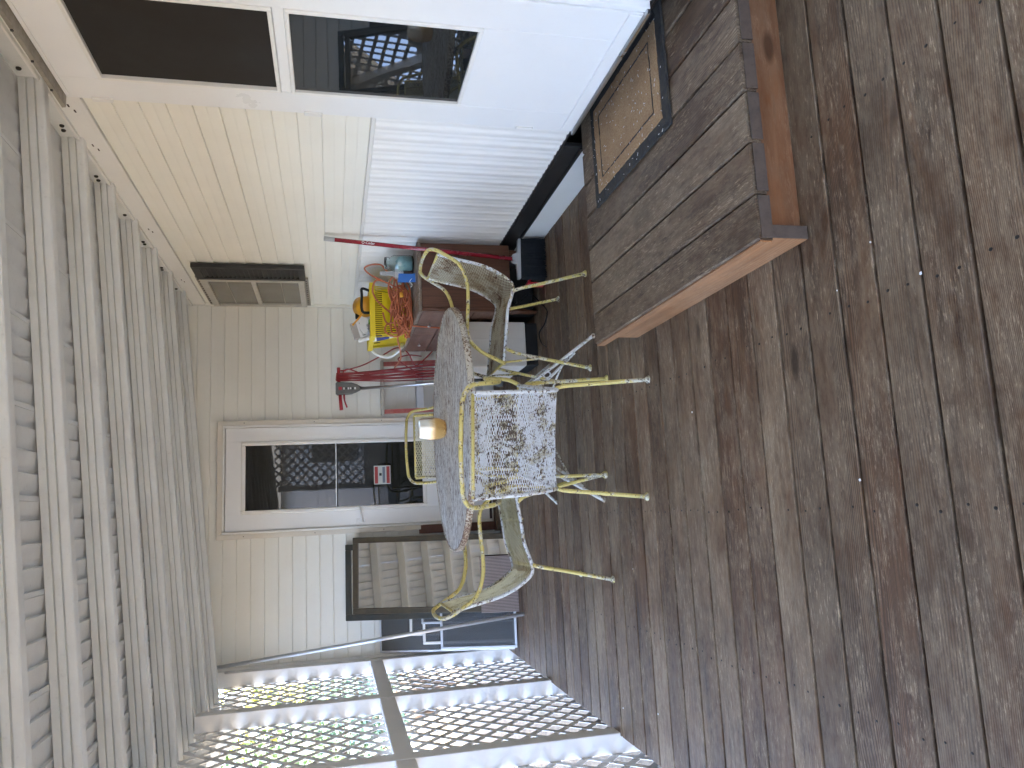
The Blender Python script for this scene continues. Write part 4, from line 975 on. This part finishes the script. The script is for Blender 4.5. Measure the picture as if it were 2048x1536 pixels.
rg.build('rag', 'rag', jr)
br = thing('paint_brush', 'flat paint brush with lettered metal ferrule beside the jar', 'brush', (1.450, 4.615, KZ1), (0, 0, 0))
MB().box(-0.030, 0.030, -0.010, 0.010, 0.0005, 0.060, 0.002).build('bristles', 'brown', br)
MB().box(-0.032, 0.032, -0.012, 0.012, 0.0605, 0.112, 0.002).build('ferrule', 'chrome', br)
MB().prism([(0.1125, -0.022), (0.1125, 0.022), (0.13, 0.014), (0.17, 0.011), (0.20, 0.012), (0.205, 0.0), (0.20, -0.012), (0.17, -0.011), (0.13, -0.014)], 'y', -0.008, 0.008).build('handle', 'ltgrey', br)
tx = text('lettering', 'ROSS', 0.026, 'white', br, (0, -0.0128, 0.086), (R(90), 0, 0))
bp = thing('blue_pouch', 'flat blue plastic piece leaning at the front edge of the cabinet top', 'pouch', (1.365, 4.50, KZ1))
MB().prism([(0.105, 0.0005), (0.100, 0.054), (0.020, 0.050), (-0.03, 0.062), (-0.075, 0.034), (-0.125, 0.020), (-0.125, 0.006), (-0.08, 0.0005)][::-1], 'y', -0.006, 0.006).build('sheet', 'blue', bp, (0, 0, 0), (R(-8), 0, 0))
MB().tube(spline([(0.02, -0.0075, 0.020), (0.0, -0.0085, 0.034), (-0.02, -0.0075, 0.018), (-0.035, -0.009, 0.030)], 4), 0.0022, 5).build('script_mark', 'white', bp, (0, 0, 0), (R(-8), 0, 0))
# coil of orange cord in front of the basket
random.seed(21)
pts = []
cx_, cz_ = 1.255, KZ1 + 0.062
for lp in range(15):
    a = random.uniform(0.085, 0.180); b_ = random.uniform(0.018, 0.052); ox = random.uniform(-.045, .045); oz = random.uniform(-.018, .030); oy = random.uniform(-.05, .06); tl = random.uniform(-.22, .22); ph = random.uniform(0, 6.28)
    for k in range(10):
        t = k / 10 * 2 * math.pi + ph
        ex, ez = a * math.cos(t), b_ * math.sin(t) + 0.010 * math.sin(3 * t + lp)
        pts.append((cx_ + ox + ex * math.cos(tl) - ez * math.sin(tl), 4.70 + oy + 0.030 * math.sin(t + lp), cz_ + oz + ez * math.cos(tl) + ex * math.sin(tl)))
pts = [(x_, y_, max(KZ1 + 0.007, z_)) for x_, y_, z_ in pts]
oc = thing('extension_cord', 'tangled coil of orange extension cord in front of the yellow basket', 'cord', (1.26, 4.70, KZ1)); O0 = Vector((1.26, 4.70, KZ1))
MB().tube(spline(pts, 3), 0.0058, 6).build('coil', 'cord', oc, -O0)
loops = [[(1.38, 4.72, .84), (1.42, 4.70, .93), (1.47, 4.72, 1.02), (1.52, 4.74, 1.06), (1.545, 4.74, 1.02), (1.54, 4.72, .96), (1.50, 4.70, .93), (1.47, 4.68, .90)],
         [(1.40, 4.68, .90), (1.44, 4.72, .985), (1.40, 4.78, 1.01), (1.34, 4.80, .99), (1.27, 4.78, .93), (1.22, 4.75, .88)],
         [(1.16, 4.70, .80), (1.10, 4.70, .83), (1.07, 4.70, .88), (1.10, 4.70, .94), (1.15, 4.71, .93), (1.16, 4.71, .87), (1.12, 4.70, .81), (1.10, 4.68, .79)],
         [(1.18, 4.66, .79), (1.142, 4.68, .782), (1.137, 4.70, .74), (1.135, 4.73, .60), (1.13, 4.78, .45)],
         [(1.24, 4.76, .95), (1.18, 4.77, .93), (1.14, 4.75, .88), (1.12, 4.74, .83), (1.16, 4.72, .80)],
         [(1.14, 4.72, .82), (1.08, 4.76, .86), (1.03, 4.86, .84), (1.0, 5.05, .82), (0.985, 5.3, .84)]]
for lp in loops: MB().tube(spline(lp, 5), 0.0056, 6).build('loose_loop', 'cord', oc, -O0)
MB().tube([(1.30, 4.615, KZ1 + 0.075), (1.33, 4.61, KZ1 + 0.078)], 0.011, 8).build('plug', 'orange', oc, -O0)
hs = MB().tube(spline([(1.13, 5.31, 1.0), (1.085, 5.30, .97), (1.06, 5.28, .91), (1.055, 5.22, .86), (1.10, 5.15, .80), (1.20, 5.34, .782), (1.3, 5.36, .779)], 6), 0.012, 8)
tag(hs.build('hose', 'white'), 'thick white hose curving down beside the yellow basket', 'hose')

# ------------------------------------------------------------------ broom and floor things in that corner
bm = thing('broom', 'broom with dark red handle, grey head and black bristles leaning on the wall', 'broom', (1.465, 4.30, 0))
T0v = Vector((1.465, 4.30, 0)); hb0 = Vector((1.462, 4.305, 0.185)); hb1 = Vector((1.574, 4.365, 1.305)); dv = hb1 - hb0
MB().tube([hb0, hb0 + dv * 0.945], 0.0125, 12).build('handle', 'redpole', bm, -T0v)
MB().tube([hb0 + dv * 0.9455, hb1], 0.0135, 12).build('grip_cap', 'ltgrey', bm, -T0v)
lg_ = MB().tube([hb0 + dv * 0.745, hb0 + dv * 0.80], 0.01285, 12).build('brand_band', 'redpole', bm, -T0v)
tx = text('lettering', 'O-Cedar', 0.021, 'white', bm, (0, 0, 0), (0, 0, 0))
q_ = dv.normalized().to_track_quat('X', 'Z').to_matrix().to_4x4()
xa = -dv.normalized(); nrm = Vector((-0.25, -1, 0)); nrm = (nrm - xa * nrm.dot(xa)).normalized(); ya = nrm.cross(xa)
tx.matrix_local = Matrix.Translation(hb0 + dv * 0.775 + nrm * 0.0133 - T0v) @ Matrix((xa, ya, nrm)).transposed().to_4x4()
MB().prism([(0.160, -0.128), (0.152, 0.118), (0.166, 0.118), (0.176, 0.030), (0.205, 0.018), (0.205, -0.020), (0.178, -0.035), (0.176, -0.128)], 'y', -0.020, 0.020).build('head', 'ltgrey', bm, (0, 0, 0))
brs = MB(); random.seed(5)
for i in range(46):
    for j in range(5):
        x_ = -0.122 + 0.236 * i / 45; y_ = -0.016 + 0.008 * j
        brs.tube([(x_, y_, 0.158), (x_ * 1.06 + random.uniform(-.004, .004), y_ * 2.0 + random.uniform(-.006, .006), random.uniform(0.001, 0.010))], [0.0034, 0.0026], 4)
tag(brs.build('bristles', 'bristle', bm), kind='stuff')
dp = thing('dustpan', 'red plastic dustpan lying under the cabinet beside the broom', 'dustpan', (1.315, 4.345, 0))
MB().prism([(-0.10, 0.0), (0.11, 0.0), (0.11, 0.010), (0.08, 0.055), (0.072, 0.055), (0.095, 0.008), (-0.10, 0.006)][::-1], 'y', -0.03, 0.05).build('pan', 'red', dp, (0, 0, 0.0005))
MB().tube([(0.09, 0.02, 0.045), (0.16, 0.06, 0.05)], [0.010, 0.009], 8).build('handle', 'red', dp)
ap = thing('white_appliance', 'cream white boxy appliance on the floor left of the cabinet', 'appliance', (1.0, 4.75, 0)); A0 = Vector((1.0, 4.75, 0))
MB().box(0.850, 1.136, 4.555, 5.00, 0.078, 0.47, 0.012).build('body', 'cream', ap, -A0)
MB().box(0.852, 1.02, 4.5505, 4.5552, 0.085, 0.465, 0.0015).build('front_panel', 'cream', ap, -A0); MB().box(1.0225, 1.132, 4.5505, 4.5552, 0.085, 0.465, 0.0015).build('front_panel', 'cream', ap, -A0)
MB().box(0.86, 1.13, 4.565, 4.99, 0.0, 0.0775, 0.004).build('base', 'black', ap, -A0)
tb2 = thing('tool_case', 'black plastic case pushed under the cabinet', 'case', (1.33, 4.80, 0))
MB().box(-0.15, 0.17, -0.20, 0.25, 0.0005, 0.165, 0.012).build('case_body', 'black', tb2); MB().tube(spline([(-0.06, -0.205, 0.12), (-0.05, -0.225, 0.13), (0.05, -0.225, 0.13), (0.06, -0.205, 0.12)], 4), 0.008, 6).build('handle', 'black', tb2)
wire = MB().tube(spline([(1.27, 4.58, 0.10), (1.30, 4.50, 0.05), (1.22, 4.42, 0.006), (1.14, 4.30, 0.005), (1.08, 4.36, 0.005), (1.05, 4.50, 0.005), (0.98, 4.46, 0.005), (0.93, 4.35, 0.005)], 6), 0.004, 6)
tag(wire.build('power_cord', 'black'), 'thin black cord looping over the deck in front of the cream appliance', 'cord')

# ------------------------------------------------------------------ step ladder and corded yard tool at the back wall
ld = thing('step_ladder', 'folded aluminium step ladder with faded red rails against the back wall', 'ladder', (0.92, 5.82, 0)); D0 = Vector((0.92, 5.82, 0))
def lean(y0, y1, z_, H_): return y0 + (y1 - y0) * z_ / H_
for xa_, xb_ in ((0.735, 0.765), (1.105, 1.135)):
    MB().prism([(5.70, 0.0), (5.735, 0.0), (5.90, 0.88), (5.865, 0.88)], 'x', xa_, xb_).build('rail', 'ladred', ld, -D0)
    MB().prism([(5.80, 0.0), (5.825, 0.0), (5.93, 0.86), (5.905, 0.86)], 'x', xa_ + 0.006, xb_ - 0.006).build('rear_rail', 'alu', ld, -D0)
for zz in (0.14, 0.36, 0.585):
    yy = lean(5.72, 5.885, zz, 0.88); MB().box(0.7655, 1.1045, yy - 0.04, yy + 0.035, zz, zz + 0.055, 0.002).build('tread', 'alu', ld, -D0)
MB().box(0.728, 1.142, 5.845, 5.925, 0.8805, 0.905, 0.003).build('top_step', 'winframe', ld, -D0)
tr = thing('yard_tool', 'corded yard tool with grey head, red handle and silver shaft hung on the back wall', 'garden tool', (0.92, 5.80, 0)); Y0 = Vector((0.92, 5.80, 0))
hp = [(0.868, 1.228), (0.876, 1.125), (0.890, 1.090), (0.908, 1.056), (0.926, 1.056), (0.944, 1.085), (0.958, 1.125), (0.964, 1.230), (0.955, 1.242), (0.878, 1.242)]
mb = MB(); n_ = len(hp); rings = [(5.765, 0.80), (5.752, 0.98), (5.748, 1.0), (5.800, 1.0), (5.815, 0.9)]
cxh = 0.916; czh = 1.16
vs = [(cxh + (a - cxh) * k, yv, czh + (b_ - czh) * k) for yv, k in rings for a, b_ in hp]
rings_f = [tuple(range(n_))[::1]] + [(i * n_ + j, i * n_ + (j + 1) % n_, (i + 1) * n_ + (j + 1) % n_, (i + 1) * n_ + j) for i in range(1, len(rings) - 1) for j in range(n_)]
rings = [(5.748, 0.90), (5.756, 1.0), (5.802, 1.0), (5.812, 0.9)]
vs = [(cxh + (a - cxh) * k, yv, czh + (b_ - czh) * k) for yv, k in rings for a, b_ in hp]
Fh = [tuple(range(n_)), tuple(range(3 * n_, 4 * n_))[::-1]] + [(i * n_ + (j + 1) % n_, i * n_ + j, (i + 1) * n_ + j, (i + 1) * n_ + (j + 1) % n_) for i in range(3) for j in range(n_)]
mb.add(vs, Fh); mb.build('head', 'grey', tr, -Y0)
MB().box(0.901, 0.925, 5.7460, 5.7475, 1.196, 1.220).build('emblem', 'red', tr, -Y0)
for i in range(5): MB().box(0.905 + (i % 2) * .002, 0.921, 5.7462, 5.7475, 1.176 - i * 0.016, 1.186 - i * 0.016).build('letter_mark', ('white', 'ink')[i % 3 == 1], tr, -Y0)
MB().box(0.906, 0.922, 5.7460, 5.7475, 1.094, 1.106).build('letter_mark', 'white', tr, -Y0)
MB().tube([(0.917, 5.785, 1.062), (0.938, 5.70, 0.54), (0.955, 5.64, 0.06)], 0.0115, 10).build('shaft', 'chrome', tr, -Y0)
MB().lathe([(0.0, 0.0), (0.06, 0.0), (0.065, 0.02), (0.05, 0.075), (0.02, 0.10), (0, 0.10)], 16, (0.957, 5.635, 0.0005)).build('foot', 'grey', tr, -Y0)
MB().tube([(0.8760, 5.782, 1.210), (0.82, 5.782, 1.206), (0.756, 5.782, 1.201)], [0.012, 0.0125, 0.0135], 10).build('handle', 'red', tr, -Y0)
MB().tube(spline([(0.874, 5.785, 1.180), (0.83, 5.785, 1.178), (0.775, 5.785, 1.160)], 3), [0.010] * 3 + [0.008] * 4, 8, flat=0.7).build('trigger', 'red', tr, -Y0)
MB().tube([(0.966, 5.79, 1.216), (1.02, 5.79, 1.218), (1.078, 5.79, 1.219)], [0.011, 0.012, 0.0125], 10).build('handle', 'red', tr, -Y0)
MB().tube([(1.055, 5.79, 1.205), (1.055, 5.79, 1.165)], 0.006, 6).build('hook', 'red', tr, -Y0)
rc = thing('red_cord', 'loops of dark red cord hanging from the handle of the yard tool', 'cord', (1.02, 5.76, 1.2)); C0 = Vector((1.02, 5.76, 1.2)); random.seed(3)
for i in range(6):
    x0_ = 0.978 + i * 0.0105; x1_ = 0.970 + i * 0.014 + random.uniform(-.006, .006); zb_ = random.uniform(0.30, 0.42)
    MB().tube(spline([(x0_, 5.792, 1.228), (x0_ + .002, 5.772, 1.20), (x1_, 5.755, 0.85 + random.uniform(-.05, .05)), (x1_ + .01, 5.735, zb_ + .15), (x1_ + .03, 5.725, zb_), (x1_ + .05, 5.73, zb_ + .15), (x1_ + 0.02, 5.76, 0.85), (x0_ + .003, 5.805, 1.19), (x0_, 5.80, 1.228)], 4), 0.0046, 5).build('cord_loop', 'redcord', rc, -C0)
for lp in ([(1.03, 5.76, 1.19), (1.06, 5.75, 1.15), (1.02, 5.74, 1.03), (1.04, 5.72, 0.90), (1.03, 5.70, .72), (0.98, 5.70, .60)], [(1.05, 5.77, 1.195), (1.08, 5.72, 1.05), (1.14, 5.62, 0.90), (1.17, 5.50, .80), (1.14, 5.55, .72), (1.06, 5.62, .66), (1.12, 5.64, .58), (1.18, 5.62, .52)], [(1.05, 5.76, 0.66), (1.08, 5.74, 0.72), (1.13, 5.72, 0.78), (1.16, 5.72, 0.70), (1.15, 5.72, 0.60)]):
    MB().tube(spline(lp, 5), 0.005, 5).build('cord_loop', 'redcord', rc, -C0)

# ------------------------------------------------------------------ leaning mirrors, screens, pole
def leaning(name, label, cat, xc, w_, ln, yfoot, ytop, zt, roll=0.0):
    """Empty at the foot; local x across, local z up the sheet, local -y towards the viewer"""
    a = math.atan2(ytop - yfoot, zt)
    return thing(name, label, cat, (xc, yfoot, 0.002), (-a, roll, 0))
def frame_parts(t, w_, l_, fw, th, mt, lip=True, lipmt=None):
    for s_ in (-1, 1):
        MB().box(-fw / 2, fw / 2, -th, 0, 0, l_, 0.003).build('frame_side', mt, t, (s_ * (w_ / 2 - fw / 2), 0, 0))
        if lip: MB().box(-0.004, 0.004, -th - 0.006, -th - 0.0002, fw - .006, l_ - fw + .006, 0.0015).build('bead', lipmt or mt, t, (s_ * (w_ / 2 - fw + 0.004), 0, 0))
    for z_ in (0, l_ - fw):
        MB().box(-w_ / 2 + fw + .0003, w_ / 2 - fw - .0003, -th, 0, 0, fw, 0.003).build('frame_rail', mt, t, (0, 0, z_))
m1 = leaning('framed_mirror', 'large bronze framed mirror leaning in front of another framed mirror', 'mirror', -0.470, .56, 1.2, 5.475, 5.875, 1.128, 0.012)
frame_parts(m1, 0.545, 1.195, 0.040, 0.022, 'mirframe')
MB().box(-0.237, 0.237, -0.010, -0.004, 0.035, 1.160).build('mirror_glass', 'mirror', m1)
m2 = leaning('framed_mirror', 'dark framed mirror mostly hidden behind the front mirror', 'mirror', -0.512, .55, 1.25, 5.545, 5.925, 1.178, 0.005)
frame_parts(m2, 0.545, 1.238, 0.042, 0.022, 'mirframe2')
MB().box(-0.235, 0.235, -0.010, -0.004, 0.035, 1.2).build('mirror_glass', 'mirror', m2)
rp = leaning('ribbed_panel', 'small mauve ribbed panel leaning at the foot of the mirror', 'panel', -0.545, .4, .26, 5.415, 5.475, 0.26)
MB().box(-0.195, 0.195, -0.004, 0.0, 0, 0.265).build('backing', 'gap', rp)
rbm = MB().box(-0.0033, 0.0033, -0.010, -0.0042, 0.0, 0.265, 0.001).mesh('rib', 'ribbed')
for i in range(39): obj('rib', rbm, rp, (-0.190 + i * 0.01, 0, 0))
def screen(label, xc, w_, l_, yfoot, ytop, zt, fw=0.018, mt='alu', roll=0.0, bar=None):
    t = leaning('window_screen', label, 'window screen', xc, w_, l_, yfoot, ytop, zt, roll)
    frame_parts(t, w_, l_, fw, 0.010, mt, False)
    MB().box(-w_ / 2 + fw * .6, w_ / 2 - fw * .6, -0.006, -0.005, fw * .6, l_ - fw * .6).build('mesh', 'mesh', t)
    if bar: MB().box(-w_ / 2 + fw, w_ / 2 - fw, -0.009, -0.0065, bar, bar + fw).build('crossbar', mt, t)
    return t
def scr(lab, xl, xr, z_, foot, fw, mt='alu', roll=0.0):
    sl_ = 0.352; screen(lab, (xl + xr) / 2, xr - xl, z_ / math.cos(math.atan(sl_)), foot, foot + sl_ * z_, z_, fw, mt, roll)
scr('tallest grey window screen leaning in the corner beside the lattice', -1.025, -0.60, 0.940, 5.605, 0.014)
scr('window screen with bent upper corner behind the shorter screens', -0.915, -0.55, 0.728, 5.585, 0.020, 'trim', 0.01)
scr('white edged window screen leaning between two grey screens', -0.965, -0.56, 0.640, 5.562, 0.020, 'trim', -0.006)
scr('narrow grey window screen whose corner shows beside the mirrors', -0.822, -0.55, 0.650, 5.540, 0.016)
scr('shortest grey window screen standing in front by the pole', -1.000, -0.57, 0.523, 5.515, 0.019)
pl = MB().tube([(-0.735, 5.235, 0.011), (-1.018, 5.880, 2.075)], 0.0125, 10).tube([(-0.735 - .0072, 5.235 - .001, 0.0115), (-1.018 - .0072, 5.880 - .001, 2.075)], 0.007, 6)
tag(pl.build('metal_pole', 'alu'), 'long bare metal pole leaning across the window screens into the corner', 'pole')
wbd = MB().box(-0.032, 0.032, -0.010, 0.010, 0.0, 0.625, 0.002).build('wood_board', 'board', None, (-0.150, 5.885, 0.011), (R(-3.0), 0, 0))
tag(wbd, 'narrow dark red board standing between the mirror and the back door', 'board')

# ------------------------------------------------------------------ loose flakes of paint and crumbs on the deck
random.seed(11)
for i, (fx_, fy_) in enumerate(((0.30, 2.53), (-0.93, 3.45), (-0.86, 3.05), (0.02, 1.662), (0.462, 1.381), (0.505, 1.664), (0.585, 1.523), (-0.30, 3.214))):
    r_ = random.uniform(.0025, .005); k_ = random.randint(4, 6)
    poly = [(r_ * random.uniform(.6, 1.2) * math.cos(6.283 * j / k_), r_ * random.uniform(.6, 1.2) * math.sin(6.283 * j / k_)) for j in range(k_)]
    o = MB().prism(poly, 'z', 0.0, 0.0016).build('paint_flake', 'flake', None, (fx_, fy_, 0.0008), (0, 0, random.uniform(0, 6)))
    tag(o, 'small white paint flake lying on the deck boards', 'flake', 'paint flakes on the deck')

# ------------------------------------------------------------------ outside: shrubs, trees, neighbouring houses
def foliage(name, label, cat, x, y, z0, blobs, n, leaf, mt, trunk_h, grp, seed):
    random.seed(seed)
    t = thing(name, label, cat, (x, y, z0), (0, 0, 0), grp); vs = []; F = []
    for (bx_, by_, bz_, br_) in blobs:
        for _ in range(int(n * br_ * br_)):
            d_ = Vector((random.gauss(0, 1), random.gauss(0, 1), random.gauss(0, 1))).normalized()
            rr = br_ * (random.random() ** 0.45) * random.uniform(.85, 1.12); p = Vector((bx_, by_, bz_)) + Vector((d_.x * rr, d_.y * rr, d_.z * rr * .85))
            if p.z < 0.03: continue
            u_ = Vector((random.gauss(0, 1), random.gauss(0, 1), random.gauss(0, .7))).normalized(); v_ = u_.orthogonal().normalized(); l_ = leaf * random.uniform(.6, 1.3)
            o = len(vs); vs += [p - u_ * l_, p + v_ * l_ * .45, p + u_ * l_, p - v_ * l_ * .45]; F.append((o, o + 1, o + 2, o + 3))
    MB().add(vs, F).build('crown', mt, t)
    tk = MB()
    for (bx_, by_, bz_, br_) in blobs:
        tk.tube(spline([(bx_ * .1, by_ * .1, -0.1), (bx_ * .2, by_ * .2, bz_ * .4), (bx_, by_, bz_)], 4), [0.05, 0.05, .045, .04, .035, .03, .028, .025, .02], 6)
    tk.build('trunk', 'bark', t)
    return t
def gnd(x, y): return gz(x, y)
random.seed(2)
def blob(n, w_, h0, h1, r0, r1):
    return [(random.uniform(-w_, w_), random.uniform(-w_, w_), random.uniform(h0, h1), random.uniform(r0, r1)) for _ in range(n)]
shr = [('round dark evergreen shrub nearest the far end of the lattice', -2.75, 12.6, blob(6, .55, .5, 1.7, .45, .7), 420, .07, 'leafd'),
       ('dense dark green bush behind the round evergreen shrub', -3.7, 15.0, blob(7, .8, .6, 2.2, .5, .8), 380, .085, 'leafd'),
       ('yellow green bush with autumn leaves seen over the lattice rail', -3.3, 17.5, blob(7, .8, 1.2, 3.0, .5, .8), 300, .09, 'leafy'),
       ('tall loose green shrub at the near edge of the view through the lattice', -4.9, 16.0, blob(8, .9, .7, 2.8, .5, .85), 320, .09, 'leaf'),
       ('teal green spruce like shrub between the bush and the tree', -4.6, 19.5, blob(7, .9, .8, 2.6, .55, .9), 320, .09, 'leafd'),
       ('leafy shrub far left beyond the lattice', -6.6, 19.0, blob(8, 1.1, .8, 3.0, .6, .9), 280, .10, 'leaf'),
       ('low green shrub outside behind the viewer', -4.0, 2.0, blob(5, .7, .5, 1.3, .45, .7), 300, .08, 'leaf')]
for i, (lab, x_, y_, bl, n_, lf_, mt_) in enumerate(shr):
    foliage('shrub', lab, 'shrub', x_, y_, gnd(x_, y_), bl, n_, lf_, mt_, .4, 'shrubs beyond the lattice', 40 + i)
trees = [('broad green tree behind the shrubs', -6.5, 25.0, [(0, 0, 3.0, 1.7), (1.5, .3, 3.9, 1.5), (-1.4, .5, 4.0, 1.5), (0, -.6, 5.2, 1.6)], 170, .15, 'leaf'),
         ('yellowing tree standing right of the broad green tree', -4.6, 24.0, [(0, 0, 3.0, 1.4), (.8, .3, 4.0, 1.2), (-.9, .5, 4.6, 1.3)], 190, .14, 'leafy'),
         ('tall green tree left of the broad green tree', -10.5, 24.5, [(0, 0, 2.8, 1.8), (1.4, .3, 4.2, 1.6), (-1.3, .5, 4.4, 1.6), (0, 0, 6.0, 1.5)], 160, .15, 'leaf')]
for i, (lab, x_, y_, bl, n_, lf_, mt_) in enumerate(trees):
    foliage('leafy_tree', lab, 'tree', x_, y_, gnd(x_, y_), bl, n_, lf_, mt_, 2, 'trees beyond the lattice', 60 + i)
def house(label, x0, x1, y0, y1, h_, wall, side):
    t = thing('neighbour_house', label, 'house', ((x0 + x1) / 2, (y0 + y1) / 2, -0.62)); o0 = Vector(t.location); zb_ = -0.70
    def hp_(name, mt, *a, ch=0.0): 
        o = box(name, mt, t, *a, ch); o.location = Vector(o.location) - o0; return o
    hp_('wall', wall, x0, x1, y0, y1, zb_, h_)
    n_ = int((h_ + 0.4) / 0.2)
    for i in range(n_):
        z_ = -0.4 + i * 0.2
        if side == '+y': hp_('siding_plank', wall, x0, x1, y1 + 0.0005, y1 + 0.018, z_, z_ + 0.185)
        else: hp_('siding_plank', wall, x1 + 0.0005, x1 + 0.018, y0, y1, z_, z_ + 0.185)
    if side == '+y':
        for xa_ in (x0 + 1.0, x0 + 3.0, x0 + 5.2):
            wn = hp_('window', 'trim', xa_, xa_ + 0.95, y1 + 0.019, y1 + 0.06, 0.55, 1.85)
            MB().box(-0.40, 0.40, 0.022, 0.026, -0.58, 0.58).build('pane', 'winglass', wn)
    else:
        for ya_ in (y0 + 1.2, y0 + 4.0):
            wn = hp_('window', 'trim', x1 + 0.019, x1 + 0.06, ya_, ya_ + 1.0, 0.7, 1.9)
            MB().box(0.022, 0.026, -0.42, 0.42, -0.53, 0.53).build('pane', 'winglass', wn)
    rr = MB()
    if side == '+y': rr.prism([(y0 - .4, h_), (y1 + .4, h_), ((y0 + y1) / 2, h_ + 1.2)], 'x', x0 - .4, x1 + .4)
    else: rr.prism([(h_, x0 - .4), (h_ + 1.2, (x0 + x1) / 2), (h_, x1 + .4)][::-1], 'y', y0 - .4, y1 + .4)
    rr.build('roof', 'grey', t, -o0)
    return t
house('pale sided neighbouring house seen reflected in the back door glass', -4.0, 4.5, -13.0, -8.0, 2.5, 'vinyl2', '+y')
house('white neighbouring house beyond the lattice and the trees', -22.0, -12.5, 26.0, 38.0, 2.9, 'vinyl2', '+x')
